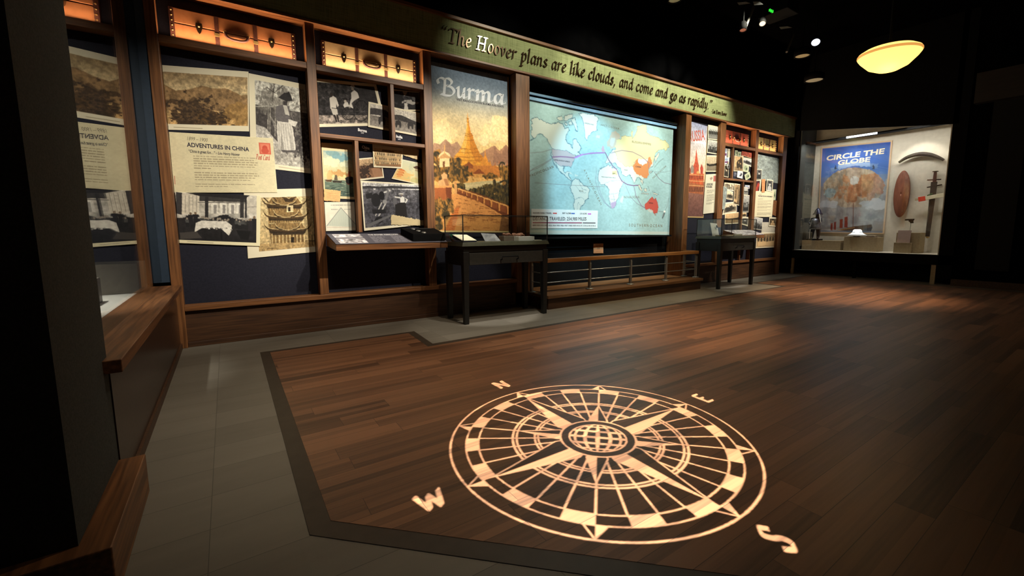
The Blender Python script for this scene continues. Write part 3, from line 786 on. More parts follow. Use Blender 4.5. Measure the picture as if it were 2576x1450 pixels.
def p_pagoda(p):
    Q = lambda pts, c, al=1: p.poly(pts, c, al, c4)
    L = lambda pts, w, c, al=1: p.line(pts, w, c, al, c4)
    p.frame(.16, .12, 0, .09); p.grad(.0, 1, (206, 188, 146), (190, 164, 116)); p.tex(.10, 10, 10, 2); p.warp(.003, 34)
    dk, md_, lt_ = (70, 52, 30), (126, 100, 62), (200, 178, 130)
    Q([(862, 590), (1110, 585), (1140, 800), (1150, 930), (892, 935), (872, 800)], md_); Q([(1010, 585), (1110, 585), (1140, 800), (1150, 930), (1060, 930)], (104, 80, 48), .8)
    def eave(x0, x1, y, h, gable=True):
        xm = (x0 + x1) / 2
        Q([(x0 + 26, y - 4), (x0 + 66, y - h), (x1 - 66, y - h), (x1 - 26, y - 4), (xm, y + 8)], (140, 113, 72)); [L([(x0 + 40 + k * (x1 - x0 - 80) / 9, y), (x0 + 72 + k * (x1 - x0 - 144) / 9, y - h)], .006, (104, 80, 48), .8) for k in range(10)]
        Q([(x0 + 20, y + 8), (x1 - 20, y + 8), (x1 - 34, y + 34), (x0 + 34, y + 34)], (44, 33, 21), .9)
        up = [(x0 - 16, y - h * 1.15), (x0 - 4, y - h * .6), (x0 + 16, y - h * .2), (x0 + 48, y - 2), (xm, y + 8), (x1 - 48, y - 2), (x1 - 16, y - h * .2), (x1 + 4, y - h * .6), (x1 + 16, y - h * 1.15)]
        Q(up + [(x1 + 12, y - h * .5), (x1 - 8, y - h * .0), (x1 - 44, y + 15), (xm, y + 24), (x0 + 44, y + 15), (x0 + 8, y - h * .0), (x0 - 12, y - h * .5)], dk); L(up, .010, lt_)
        for g in ((.3, .7) if gable else ()):
            a = x0 + (x1 - x0) * g; s_ = -1 if g < .5 else 1
            hp = [(a + s_ * 34, y - h * .95), (a + s_ * 22, y - h * .5), (a, y - h * .18), (a - s_ * 30, y - h * .05)]
            Q(hp + [(a - s_ * 30, y + h * .12), (a, y + h * .1), (a + s_ * 28, y - h * .25)], dk); L(hp, .009, lt_)
    for k in range(10): L([(898 + k * 28, 850), (900 + k * 28, 928)], .016, lt_, .9)
    Q([(905, 828), (1150, 822), (1152, 850), (900, 856)], (52, 40, 26), .9)
    Q([(880, 742), (1130, 734), (1132, 790), (884, 798)], (150, 124, 80)); [L([(884 + k * 18, 742), (886 + k * 18, 795)], .008, dk, .9) for k in range(14)]; L([(880, 764), (1130, 757)], .016, lt_)
    Q([(870, 640), (1110, 634), (1112, 690), (872, 698)], (146, 118, 74)); [L([(876 + k * 18, 640), (878 + k * 18, 694)], .008, dk, .85) for k in range(13)]
    eave(850, 1190, 808, 50); eave(842, 1172, 708, 52); eave(830, 1158, 612, 54); Q([(985, 545), (1070, 540), (1085, 585), (975, 590)], md_); eave(966, 1090, 560, 40, False); L([(1000, 530), (1030, 520), (1062, 524)], .02, dk); L([(830, 560), (862, 590)], .016, dk); L([(900, 545), (930, 585)], .016, dk)
    Q([(1012, 625), (1062, 620), (1064, 672), (1014, 676)], (222, 204, 160)); Q([(1022, 637), (1042, 635), (1043, 668), (1024, 670)], (40, 30, 20))
    Q([(1045, 872), (1070, 870), (1072, 922), (1048, 924)], (36, 27, 18)); Q([(740, 930), (1260, 905), (1260, 1010), (740, 1010)], (172, 144, 98), .95); p.tex(.35, 44, 44, 6)
    L([(1160, 902), (1245, 900)], .012, dk); L([(1212, 860), (1216, 935)], .01, dk); L([(1232, 845), (1236, 930)], .01, dk); L([(860, 962), (930, 958)], .008, dk)
    p.clip = None; p.nowarp()
wall_print('photograph', 'sepia print of a three-tiered tower with upturned roofs beneath the China card', 'photograph',
           [(612.6, 478), (788.6, 474), (797, 634), (623.7, 651)], 2, p_pagoda, 'prints in the China bay', XA)

def p_card(p):
    p.im[:] = (226, 216, 180); p.tex(.05, 6, 5, 3); p.tex(.05, 60, 50, 5)
    p.lines(.20, .375, .82, 6, .040, (128, 112, 86), 4, .3, .75, .25); p.lines(.20, .65, .82, 4, .040, (128, 112, 86), 8, .3, .75, .85); p.lines(.20, .845, .80, 2, .040, (128, 112, 86), 5, .3, .75, .5)
    p.rect(.845, .095, .965, .30, (214, 104, 82)); p.rect(.858, .115, .952, .28, (228, 138, 110)); p.ell(.905, .19, .028, .05, (200, 84, 66)); p.ell(.905, .24, .04, .05, (206, 92, 72))
    p.rect(.015, .72, .025, .86, (190, 110, 90), .6)
cd = wall_print('text_card', 'cream card headed Adventures in China with a red postage stamp', 'text card',
                [(424.7, 332), (686.2, 348), (698, 485), (436.5, 485)], 3, p_card, 'text cards on the wall', XA)
y = PANEL - .0035 * 3 - .0006
wtext('1899 \u2013 1900', (471, 352.5), (523, 357), .045, M['grayink'], cd, y, shear=.3)
wtext('ADVENTURES IN CHINA', (470.5, 369), (627, 381), .052, M['ink'], cd, y, bold=.022, name='heading')
wtext('\u201cChina is great fun\u2026\u201d \u2013 Lou Henry Hoover', (475, 383.5), (604, 392.5), .036, M['ink'], cd, y, bold=.012, shear=.25, name='quotation')
nib_text('Post Card', at_y(645, 401, y), at_y(679, 403.5, y), (0, -1, 0), .03, M['redink'], cd, .0006, name='postmark', nib=.3)

def p_dinner(p):
    Q = lambda pts, c, al=1: p.poly(pts, c, al, c4)
    p.frame(0, .0, .05, .07)
    p.warp(.004, 34)
    p.grad(0, .5, (206, 200, 188), (180, 176, 168)); p.grad(.5, 1, (44, 42, 44), (26, 25, 28)); p.tex(.35, 16, 12, 8)
    Q([(300, 540), (690, 560), (680, 600), (310, 590)], (60, 58, 58)); Q([(135, 515), (310, 545), (310, 700), (135, 690)], (216, 208, 192)); Q([(135, 515), (180, 522), (180, 700), (135, 690)], (60, 58, 60))
    Q([(200, 520), (740, 530), (660, 575), (310, 548)], (36, 34, 36))
    for x in (400, 470, 540, 600): Q([(x, 605), (x + 52, 607), (x + 52, 690), (x, 690)], (236, 232, 222)); Q([(x + 20, 620), (x + 44, 621), (x + 44, 690), (x + 20, 690)], (150, 146, 142))
    for x in (360, 372, 640, 655, 680): p.line([(x, 560), (x, 720)], .03, (40, 38, 40), .95, c4)
    Q([(690, 570), (775, 560), (775, 690), (690, 690)], (196, 190, 178)); p.line([(690, 640), (775, 636)], .01, (120, 116, 110), .8, c4); p.line([(300, 600), (690, 606)], .012, (70, 68, 68), 1, c4)
    for k in range(4): p.line([(205 + k * 28, 545), (205 + k * 28, 680)], .008, (120, 114, 106), .8, c4)
    p.blob(.16, .56, .12, .13, (36, 34, 38), .6, 12, 3); p.blob(.56, .50, .14, .09, (34, 33, 36), .7, 16, 4); p.blob(.84, .56, .12, .1, (36, 34, 38), .8, 16, 6)
    r = random.Random(3)
    for k in range(26):
        x = .08 + .88 * r.random(); p.fig(x, .66 + .02 * r.random(), .17 + .05 * r.random(), (38 + r.randint(0, 50),) * 3, (30, 30, 32), (150, 140, 128), .3)
    p.fig(.155, .62, .24, (34, 33, 36)); p.fig(.21, .62, .25, (34, 33, 36)); p.fig(.92, .68, .28, (30, 29, 33)); p.fig(.87, .7, .25, (40, 38, 42))
    Q([(285, 765), (330, 745), (520, 752), (565, 785), (560, 830), (540, 862), (470, 800), (330, 805), (275, 835)], (226, 222, 212)); p.tex(.14, 40, 30, 3)
    for k in range(12): p.ell(.30 + .03 * k, .665 + .012 * (k % 3), .012, .012, (150, 146, 140) if k % 2 else (240, 238, 230))
    Q([(165, 840), (290, 830), (330, 880), (170, 890)], (70, 66, 64)); Q([(600, 820), (720, 830), (700, 900), (640, 890)], (18, 18, 20)); p.line([(480, 835), (485, 895)], .02, (14, 14, 16), 1, c4)
    p.clip = None; p.nowarp(); p.line([(.1, .955), (.4, .965)], .014, (160, 152, 130), .7)
wall_print('photograph', 'black and white print of a dinner hall with a draped white table', 'photograph',
           [(440, 483.4), (655.4, 493), (653.8, 620), (451, 612)], 4, p_dinner, 'prints in the China bay', XA, bg=(232, 224, 188))

# ---- second bay
def p_rickshaw(p):
    Q = lambda pts, c, al=1: p.poly(pts, c, al, c6)
    p.frame(.0, .075, .05, .07);p.warp(.004, 34); p.grad(0, .75, (58, 56, 56), (44, 42, 44)); p.grad(.75, 1, (112, 104, 98), (134, 124, 116))
    p.tex(.9, 22, 18, 4); p.tex(.5, 50, 44, 8); p.blob(.8, .3, .2, .3, (40, 38, 40), .6, 12, 3, .7)
    Q([(225, 800), (265, 780), (300, 800), (330, 880), (315, 900), (300, 860), (300, 920), (235, 920)], (212, 206, 196)); Q([(240, 920), (310, 918), (320, 980), (300, 1000), (265, 985)], (196, 190, 180)); Q([(268, 985), (292, 990), (318, 1075), (300, 1080)], (40, 34, 32)); Q([(300, 985), (318, 985), (340, 1075), (322, 1078)], (40, 34, 32)); p.ell(*p.T([(243, 770)], c6)[0], .025, .045, (50, 42, 40))
    Q([(380, 880), (400, 840), (430, 850), (450, 900), (395, 912)], (216, 212, 204)); p.ell(*p.T([(405, 815)], c6)[0], .035, .035, (40, 36, 36)); p.ell(*p.T([(402, 838)], c6)[0], .02, .03, (190, 180, 168))
    Q([(465, 750), (500, 725), (535, 750), (552, 800), (500, 830), (470, 860), (490, 915), (440, 910), (455, 850), (468, 800)], (220, 216, 208)); p.ell(*p.T([(482, 712)], c6)[0], .022, .035, (130, 116, 104)); Q([(455, 690), (470, 670), (498, 672), (505, 695)], (206, 202, 194))
    for cx, cy, rx, ry in ((575, 950, 78, 118), (435, 975, 66, 76)):
        pts = [(cx + rx * math.cos(t), cy + ry * math.sin(t)) for t in np.linspace(0, 6.2832, 28)]
        p.line(pts, .016, (22, 21, 23), 1, c6)
        for t in np.linspace(0, 6.28, 11): p.line([(cx, cy), (cx + rx * math.cos(t), cy + ry * math.sin(t))], .006, (90, 86, 84), .8, c6)
    p.line([(250, 910), (400, 930), (480, 915)], .014, (30, 28, 30), 1, c6); p.line([(360, 920), (390, 1010), (440, 1045)], .012, (26, 25, 27), 1, c6)
    p.clip = None; p.nowarp(); p.line([(.1, .955), (.33, .955)], .01, (150, 146, 130), .6)
wall_print('photograph', 'black and white print of a rickshaw with passengers below the pale suitcase', 'photograph',
           [(797, 197.7), (946, 211.3), (972, 316), (802.8, 320)], 1, p_rickshaw, 'prints in the steamer bay', XB)
def p_stream(p):
    p.frame(.0, .06, .06, .07);p.warp(.03, 12); p.grad(0, 1, (56, 55, 58), (34, 33, 36)); p.tex(.9, 14, 14, 5)
    p.poly([(.38, .06), (.55, .06), (.42, .3)], (190, 188, 180)); p.blob(.62, .55, .25, .1, (200, 196, 188), .9, 14, 4, .9); p.poly([(.42, .62), (.5, .6), (.54, .93), (.4, .93)], (206, 202, 194)); p.blob(.8, .22, .2, .2, (104, 102, 100), 1, 18, 6, .7); p.blob(.2, .4, .18, .3, (30, 29, 32), .6, 12, 3)
    p.clip = None; p.nowarp()
wall_print('photograph', 'dark print of a woodland stream at the upper right of the steamer bay', 'photograph',
           [(985, 224.5), (1057.6, 232), (1061, 279.6), (987, 278.5)], 2, p_stream, 'prints in the steamer bay', XB)
def p_elephants(p):
    Q = lambda pts, c, al=1: p.poly(pts, c, al, c6)
    p.frame(.03, .06, .01, .09);p.warp(.007, 30); p.grad(0, .5, (208, 202, 190), (196, 190, 180)); p.grad(.5, 1, (120, 114, 108), (150, 144, 136))
    Q([(660, 935), (720, 930), (830, 955), (900, 1000), (1010, 1010), (1120, 1060), (1250, 1110), (1250, 1140), (1000, 1070), (890, 1050), (760, 1010), (660, 1000)], (60, 57, 58)); p.tex(.3, 50, 20, 3)
    for x, y_, s in ((795, 1060, 40), (975, 1100, 34), (1110, 1115, 34), (1200, 1140, 42)):
        Q([(x - s, y_ + 5), (x - s * .8, y_ - s * .8), (x, y_ - s * 1.1), (x + s * .8, y_ - s * .7), (x + s, y_ + s * .2), (x + s * .8, y_ + s * 1.4), (x + s * .4, y_ + s * 1.4), (x + s * .3, y_ + s * .5), (x - s * .3, y_ + s * .5), (x - s * .4, y_ + s * 1.3), (x - s * .8, y_ + s * 1.3)], (52, 49, 50))
        p.line([(x + s * .1, y_ + s * 1.4), (x + s * .2, y_ + s * 2.1)], .03, (100, 95, 92), .5, c6)
    p.clip = None; p.nowarp()
wall_print('photograph', 'wide print of elephants wading, crossing behind the thin upright of the steamer bay', 'photograph',
           [(926.8, 255.7), (1064.5, 286), (1065.6, 345.6), (925.6, 319.4)], 3, p_elephants, 'prints in the steamer bay', XB)
def cap(body, a, b, h, lbl):
    yy = PANEL - .0008
    o = wtext(body, a, b, h, M['whiteink'], None, yy, bold=.03, name='caption', extrude=.02)
    tag(o, lbl, 'caption', 'white place names on the navy panel'); return o
for body, a, b, lbl in (('Burma', (900.5, 329.5), (923, 333.5), 'white lettering Burma on navy under the rickshaw print'), ('India', (996.5, 345.8), (1012.5, 349), 'white lettering India on navy under the elephants print'), ('China', (910.5, 373), (929.5, 376.8), 'white lettering China on navy beside the hotel print')):
    o = cap(body, a, b, .042, lbl)
    mx, my = (a[0] + b[0]) / 2, (a[1] + b[1]) / 2
    dte = wtext({'B': '1899', 'I': '1899', 'C': '1899'}[body[0]], (mx - 3.5, my + 4.4), (mx + 3.5, my + 5.4), .018, M['whiteink'], o, PANEL - .0008, name='date')

def p_steamer(p):
    Q = lambda pts, c, al=1: p.poly(pts, c, al, c7)
    p.im[:] = (216, 200, 160); p.frame(.05, .14, .05, .05);p.warp(.008, 30); p.grad(.14, .62, (168, 186, 178), (226, 210, 150)); p.tex(.12, 6, 8, 3)
    p.blob(.6, .24, .34, .07, (116, 160, 172), 1.1, 10, 5, .85); p.blob(.3, .18, .24, .04, (120, 156, 160), 1, 10, 6, .8); p.blob(.25, .33, .28, .08, (232, 222, 186), .8, 10, 7, .9); p.blob(.75, .38, .2, .05, (210, 216, 190), .8, 10, 2, .8)
    p.blob(.52, .535, .3, .055, (196, 148, 92), .9, 12, 9, .85); p.grad(.66, .96, (110, 128, 112), (78, 96, 86))
    for k in range(60):
        r = random.Random(k); x = r.random(); y_ = .66 + .3 * r.random(); p.line([(x, y_), (x + .12, y_ + .012 * (r.random() - .5) * 2)], .008, [(40, 54, 56), (176, 186, 160), (60, 80, 78)][k % 3], .8)
    for sx, tall in ((200, 60), (212, 80)): Q([(sx - 22, 560), (sx - 16, 560 - tall), (sx + 14, 560 - tall - 20), (sx + 24, 560)], (216, 178, 122))
    Q([(165, 565), (235, 560), (225, 585), (180, 585)], (90, 66, 46)); Q([(258, 570), (262, 515), (285, 510), (296, 570)], (96, 86, 70)); Q([(235, 575), (345, 575), (330, 598), (250, 595)], (50, 42, 36))
    Q([(372, 545), (400, 530), (445, 528), (466, 545), (452, 598), (408, 612), (385, 595)], (36, 34, 36)); Q([(385, 596), (408, 612), (440, 604), (430, 612), (405, 618)], (150, 60, 40)); Q([(400, 530), (405, 480), (420, 470), (428, 528)], (176, 84, 56))
    for x in (402, 416, 430): p.line([(x, 540), (x + 2, 430 + abs(x - 402) * 1.5)], .006, (80, 56, 40), 1, c7)
    p.line([(402, 460), (402, 370)], .006, (90, 66, 48), 1, c7); p.tex(.08, 60, 60, 2); p.clip = None; p.nowarp()
    p.line([(.2, .085), (.75, .1)], .018, (190, 164, 120), .6)
wall_print('poster', 'coloured steamship and sailing ships print at the left of the steamer bay', 'poster',
           [(808, 358.7), (888, 363.4), (894, 502.4), (815, 498)], 1, p_steamer, 'prints in the steamer bay', XB)
def p_note(p):
    p.im[:] = (224, 180, 124); p.tex(.1, 8, 6, 3); p.lines(.15, .3, .85, 4, .14, (160, 116, 76), 3, .2, .7)
wall_print('note', 'torn tan handwritten note overlapping the foot of the steamship print', 'note', [(814.7, 476), (857, 480.6), (855, 508.3), (815, 505)], 3, p_note, xlim=XB, jag=.008)
def p_chart(p):
    p.im[:] = (222, 220, 204); p.tex(.05, 10, 8, 2)
    Q = lambda pts, c, al=1: p.poly(pts, c, al, c7)
    Q([(180, 1060), (330, 868), (480, 1040), (478, 1072)], (186, 196, 184), .8); p.line([(180, 1062), (330, 868), (482, 1040)], .014, (90, 92, 100), .9, c7); p.line([(180, 1074), (480, 1074)], .01, (160, 120, 100), .8, c7)
    for k in range(14): p.line([(200 + k * 20, 1060 - 4), (200 + k * 20, 1060 - (min(k, 14 - k)) * 24)], .005, (150, 160, 156), .7, c7)
    p.lines(.2, .10, .85, 1, .05, (90, 88, 96), 4, .5, .8, .95); p.lines(.2, .25, .45, 1, .05, (110, 108, 110), 6, .4, .8, .9); p.lines(.6, .25, .85, 1, .05, (110, 108, 110), 7, .4, .8, .9)
wall_print('chart_sheet', 'pale sheet with a triangular chart under the steamship print', 'chart', [(815.6, 508.7), (896.8, 508.3), (899, 580), (820, 582)], 2, p_chart, xlim=(.841, 1.169))
def p_street(p):
    p.frame(.0, .06, .05, .08);p.warp(.03, 14); p.grad(0, .35, (196, 166, 130), (180, 150, 116)); p.grad(.35, 1, (112, 82, 62), (150, 112, 84)); p.tex(.3, 20, 20, 4); p.blob(.2, .65, .25, .25, (54, 40, 34), .9, 16, 3); p.blob(.5, .4, .35, .08, (60, 44, 36), .8, 16, 5); p.poly([(.5, .5), (.85, .45), (1, 1), (.6, 1)], (168, 126, 96), .8)
    p.line([(.1, .25), (.6, .3)], .015, (80, 60, 46)); p.line([(.45, .1), (.42, .4)], .012, (80, 60, 46)); p.clip = None; p.nowarp()
wall_print('photograph', 'brown street scene print tucked left below the hotel print', 'photograph', [(903, 399), (959, 394), (966.4, 447.8), (906, 454.8)], 2, p_street, 'prints in the steamer bay', (1.21, 1.943))
def p_hotel(p):
    p.frame(.04, .16, .04, .08);p.warp(.006, 20); p.grad(0, 1, (216, 194, 152), (206, 178, 132))
    for rw in range(3):
        y_ = .34 + rw * .2; p.rect(.04, y_ - .05, .96, y_ - .02, (150, 112, 76))
        for k in range(13): p.rect(.08 + k * .067, y_, .115 + k * .067, y_ + .12, (66, 46, 38) if (k * 7 + rw * 3) % 5 else (170, 130, 92))
    p.poly([(.1, .86), (.95, .8), (.95, .95), (.1, .95)], (140, 104, 72)); p.rect(.3, .2, .7, .27, (120, 88, 62)); p.tex(.15, 30, 20, 3); p.clip = None; p.nowarp()
wall_print('photograph', 'sepia print of a long balconied hotel facade above the cannon photograph', 'photograph', [(937, 362.5), (1014.5, 372), (1011, 424.3), (939.4, 421)], 4, p_hotel, 'prints in the steamer bay', XB)
wall_print('note', 'blank torn cream slip right of the hotel print', 'note', [(1014.5, 368), (1054, 376), (1052, 403), (1013, 390)], 2.5, lambda p: (p.tex(.05, 6, 6, 2)), None, XB, jag=.01, bg=(214, 194, 152))
def p_teahouse(p):
    p.frame(.02, .03, .03, .05);p.warp(.008, 20); p.grad(0, 1, (200, 204, 180), (222, 206, 150)); p.blob(.3, .75, .4, .3, (222, 180, 110), .8, 8, 2, .8)
    for k in range(3): p.poly([(.06 + .0 * k, .52 + .11 * k), (.12, .46 + .11 * k), (.26, .46 + .11 * k), (.33, .53 + .11 * k)], (200, 104, 56))
    p.rect(.12, .5, .26, .85, (216, 150, 90), .8); p.poly([(.55, .26), (.68, .16), (.82, .2), (1, .36), (.9, .36), (.62, .3)], (84, 60, 48)); p.rect(.66, .31, .92, .42, (206, 186, 150)); p.blob(.5, .25, .1, .2, (180, 186, 160), 1.2, 14, 4, .6)
    for k in range(6): p.rect(.67 + .04 * k, .33, .685 + .04 * k, .42, (90, 66, 54))
    p.blob(.75, .85, .3, .12, (190, 186, 130), .8, 12, 5, .7); p.clip = None; p.nowarp()
wall_print('painting_print', 'soft watercolour print of a pagoda and teahouse at the right edge of the steamer bay', 'print', [(1011, 401), (1067, 412.6), (1062.5, 466.5), (985, 450)], 3, p_teahouse, 'prints in the steamer bay', XB)
def p_cannon(p):
    Q = lambda pts, c, al=1: p.poly(pts, c, al, c7)
    p.frame(.025, .035, .03, .06);p.warp(.004, 30); p.grad(0, .15, (206, 206, 206), (196, 196, 198)); p.grad(.15, .45, (104, 104, 110), (84, 84, 92)); p.grad(.45, 1, (66, 66, 74), (84, 84, 92)); p.tex(.6, 30, 16, 3); p.tex(.35, 70, 50, 5)
    for k in range(16): p.line([(560, 700 + k * 22), (1200, 690 + k * 22)], .007, (110, 110, 116) if k % 2 else (40, 40, 46), .35, c7)
    Q([(560, 635), (640, 630), (760, 640), (900, 632), (1190, 645), (1190, 665), (560, 660)], (60, 60, 64)); Q([(695, 660), (725, 660), (718, 675), (700, 674)], (226, 226, 226))
    p.ell(*p.T([(725, 780)], c7)[0], .07, .14, (36, 36, 40)); p.ell(*p.T([(790, 735)], c7)[0], .045, .09, (30, 30, 34)); p.ell(*p.T([(935, 800)], c7)[0], .03, .12, (100, 100, 106)); Q([(600, 720), (680, 700), (690, 760), (620, 770)], (38, 38, 42))
    p.line([(880, 682), (820, 700)], .035, (214, 214, 212), 1, c7); p.line([(830, 800), (860, 690)], .05, (120, 120, 124), 1, c7); p.line([(790, 810), (720, 945)], .022, (196, 196, 194), 1, c7); p.line([(835, 815), (750, 965)], .026, (200, 200, 198), 1, c7)
    p.ell(*p.T([(825, 800)], c7)[0], .035, .045, (150, 150, 152)); Q([(680, 880), (830, 880), (840, 920), (690, 930)], (34, 34, 38)); p.blob(.24, .80, .06, .08, (30, 30, 34), .5, 10, 4)
    Q([(935, 830), (990, 805), (1045, 815), (1062, 960), (1000, 965), (940, 940)], (34, 32, 34)); Q([(988, 760), (1010, 740), (1030, 755), (1035, 805), (990, 808)], (226, 226, 222)); Q([(930, 740), (990, 752), (990, 765), (930, 755)], (220, 220, 216)); Q([(1030, 755), (1068, 775), (1045, 815), (1035, 805), (1050, 778)], (220, 220, 216)); p.ell(*p.T([(1002, 728)], c7)[0], .018, .03, (120, 110, 104)); Q([(965, 720), (990, 708), (1020, 712), (1020, 722)], (206, 204, 198))
    Q([(600, 1050), (900, 930), (880, 960), (640, 1075)], (104, 104, 108)); p.clip = None; p.nowarp()
wall_print('photograph', 'large grey print of a woman in dark skirt standing beside cannons', 'photograph', [(906.6, 454.8), (1062.5, 463.5), (1070.7, 565), (916, 581.4)], 5, p_cannon, 'prints in the steamer bay', (1.21, 1.943), bg=(236, 230, 206))
wall_print('note', 'torn blank cream slip across the lower corner of the cannon print', 'note', [(984.5, 540.4), (1069.6, 555.6), (1069.6, 568), (983.5, 565.7)], 6.2, lambda p: p.tex(.05, 6, 6, 2), None, XB, jag=.012, bg=(214, 196, 154))

# ---- the big travel poster
def p_burma(p):
    Q = lambda pts, c, al=1: p.poly(pts, c, al, c8)
    L = lambda pts, w, c, al=1: p.line(pts, w, c, al, c8)
    p.frame(0, 0, .016, .012)
    p.warp(.0035, 90)
    p.grad(0, .14, (104, 122, 148), (136, 150, 166)); p.grad(.14, .30, (136, 150, 166), (226, 206, 162)); p.grad(.30, .55, (226, 206, 162), (240, 196, 120)); p.grad(.55, 1, (240, 190, 110), (226, 160, 90))
    p.tex(.05, 8, 12, 3)
    for x, y_, rx, ry in ((130, 610, .11, .05), (190, 660, .14, .045), (110, 690, .13, .04), (560, 590, .12, .05), (500, 650, .16, .045), (590, 670, .13, .05), (420, 700, .1, .035)):
        a, b = p.T([(x, y_)], c8)[0]; p.blob(a, b, rx, ry, (244, 222, 168), .7, 9, int(x), .95, c2=(240, 212, 154))
    Q([(70, 800), (90, 720), (130, 730), (170, 695), (210, 730), (250, 712), (300, 780), (300, 850), (80, 860)], (176, 138, 108)); Q([(160, 800), (175, 700), (210, 740), (240, 760), (220, 820)], (150, 114, 92), .6)
    Q([(400, 800), (450, 770), (510, 738), (545, 775), (592, 732), (630, 770), (630, 880), (420, 880)], (178, 132, 100)); Q([(510, 738), (530, 790), (560, 800), (592, 732), (620, 800), (630, 860), (500, 860)], (146, 106, 84), .7)
    # golden bell tower
    Q([(322, 508), (327, 545), (333, 550), (331, 570), (338, 610), (345, 650), (357, 665), (365, 700), (383, 740), (405, 790), (425, 812), (445, 850), (460, 880), (230, 880), (232, 810), (262, 780), (285, 740), (300, 690), (308, 655), (316, 610), (317, 560), (319, 545)], (236, 166, 62))
    Q([(322, 508), (327, 545), (333, 550), (331, 570), (338, 610), (345, 650), (357, 665), (365, 700), (383, 740), (405, 790), (425, 812), (440, 850), (380, 860), (340, 760), (330, 640)], (204, 126, 44), .75)
    Q([(322, 560), (310, 655), (300, 700), (275, 780), (300, 800), (318, 700)], (250, 204, 108), .7)
    for y_, a, b in ((548, 316, 334), (572, 316, 332), (655, 306, 350), (668, 304, 358), (700, 298, 366), (760, 272, 392), (785, 258, 404), (815, 232, 428), (840, 234, 440)): L([(a, y_), ((a + b) / 2, y_ + 6), (b, y_)], .004, (166, 96, 36), .8)
    for x, t, b, w in ((445, 760, 890, 52), (370, 815, 900, 30), (320, 830, 900, 26), (300, 850, 905, 22), (480, 830, 910, 26), (515, 850, 920, 26), (545, 840, 920, 24), (475, 860, 925, 22), (600, 845, 910, 20), (575, 860, 915, 20), (395, 850, 910, 22)):
        Q([(x, t), (x + w * .08, t + (b - t) * .35), (x + w * .35, t + (b - t) * .62), (x + w * .9, b), (x - w * .9, b), (x - w * .35, t + (b - t) * .62), (x - w * .08, t + (b - t) * .35)], (226, 148, 58) if x < 500 else (196, 110, 54)); L([(x - w * .6, b - 6), (x + w * .6, b - 6)], .004, (140, 78, 36), .9)
    Q([(270, 880), (520, 880), (600, 930), (560, 960), (300, 955)], (206, 128, 58)); Q([(300, 880), (330, 850), (360, 878), (360, 900), (300, 900)], (150, 84, 44)); Q([(360, 935), (400, 905), (440, 935), (430, 965), (370, 965)], (222, 160, 84)); Q([(355, 938), (400, 900), (445, 938)], (150, 80, 42))
    p.tex(.12, 60, 100, 6)
    def bush(x, y_, rx, ry, s, c=(64, 54, 34), c_2=(172, 120, 52)):
        a, b = p.T([(x, y_)], c8)[0]; p.blob(a, b, rx, ry, c, .8, 18, s, c2=c_2)
    for k, (x, y_, rx, ry) in enumerate(((110, 830, .1, .04), (200, 850, .13, .035), (230, 900, .16, .03), (120, 920, .14, .04), (230, 960, .2, .03), (280, 930, .15, .025), (150, 975, .1, .03), (500, 955, .12, .022), (590, 930, .12, .05), (610, 1000, .12, .07))): bush(x, y_, rx, ry, 20 + k)
    Q([(250, 1010), (330, 1000), (470, 985), (560, 990), (560, 1040), (400, 1070), (300, 1050)], (214, 196, 142)); Q([(300, 1020), (480, 1000), (470, 1012), (320, 1034)], (236, 216, 160), .8)
    for k, (x, y_, rx, ry) in enumerate(((480, 1040, .16, .035), (580, 1060, .2, .07), (420, 1070, .12, .03), (560, 1120, .2, .05), (270, 1030, .1, .02), (360, 1065, .08, .02))): bush(x, y_, rx, ry, 50 + k, (48, 44, 32), (112, 92, 48))
    for x, y_ in ((580, 985), (565, 855), (108, 785)):
        for t in np.linspace(-.4, 3.5, 9): L([(x, y_), (x + 34 * math.cos(t) * (1 if y_ > 900 else .55), y_ - 16 * math.sin(t) + 14)], .006, (54, 50, 34), .95)
        L([(x, y_), (x + 3, y_ + 70)], .005, (70, 52, 34), .9)
    Q([(124, 805), (160, 775), (200, 800), (204, 825), (196, 830), (196, 885), (128, 890), (130, 832), (120, 828)], (240, 206, 150)); Q([(112, 830), (164, 792), (212, 828)], (196, 146, 92), .9); L([(163, 740), (163, 790)], .006, (226, 170, 100)); Q([(150, 850), (166, 850), (166, 888), (150, 888)], (120, 78, 46))
    # terrace wall, guardian figure and paved road
    Q([(205, 1085), (245, 1075), (420, 1130), (620, 1250), (632, 1362), (150, 1362), (220, 1190)], (232, 160, 88))
    Q([(240, 1040), (300, 1045), (420, 1085), (625, 1165), (626, 1260), (560, 1225), (400, 1130), (240, 1075)], (122, 66, 36))
    for k in range(9):
        x = 258 + k * k * 2.6 + k * 22; y_ = 1040 + (x - 258) * .36; w = 18 + k * 5; h = 20 + k * 5
        Q([(x, y_), (x + w, y_ + w * .34), (x + w, y_ + w * .34 + h), (x, y_ + h)], (150, 84, 46)); Q([(x - 4, y_ - 4), (x + w + 4, y_ + w * .34 - 2), (x + w + 4, y_ + w * .34 + 7), (x - 4, y_ + 6)], (240, 178, 100)); Q([(x, y_), (x + w * .22, y_ + 4), (x + w * .22, y_ + h + 2), (x, y_ + h)], (236, 160, 84))
    Q([(92, 1028), (212, 1022), (212, 1130), (96, 1140)], (170, 96, 52)); Q([(90, 1015), (216, 1012), (216, 1034), (90, 1038)], (232, 160, 92)); Q([(170, 1034), (212, 1032), (212, 1130), (180, 1134)], (122, 64, 36))
    Q([(120, 1022), (118, 990), (145, 975), (140, 945), (160, 930), (182, 940), (180, 968), (192, 1000), (190, 1024)], (220, 168, 112)); Q([(160, 972), (182, 975), (192, 1022), (170, 1022)], (160, 104, 62), .8); Q([(228, 1010), (246, 1008), (250, 1080), (232, 1080)], (226, 166, 100)); p.ell(*p.T([(238, 1004)], c8)[0], .015, .008, (206, 146, 90))
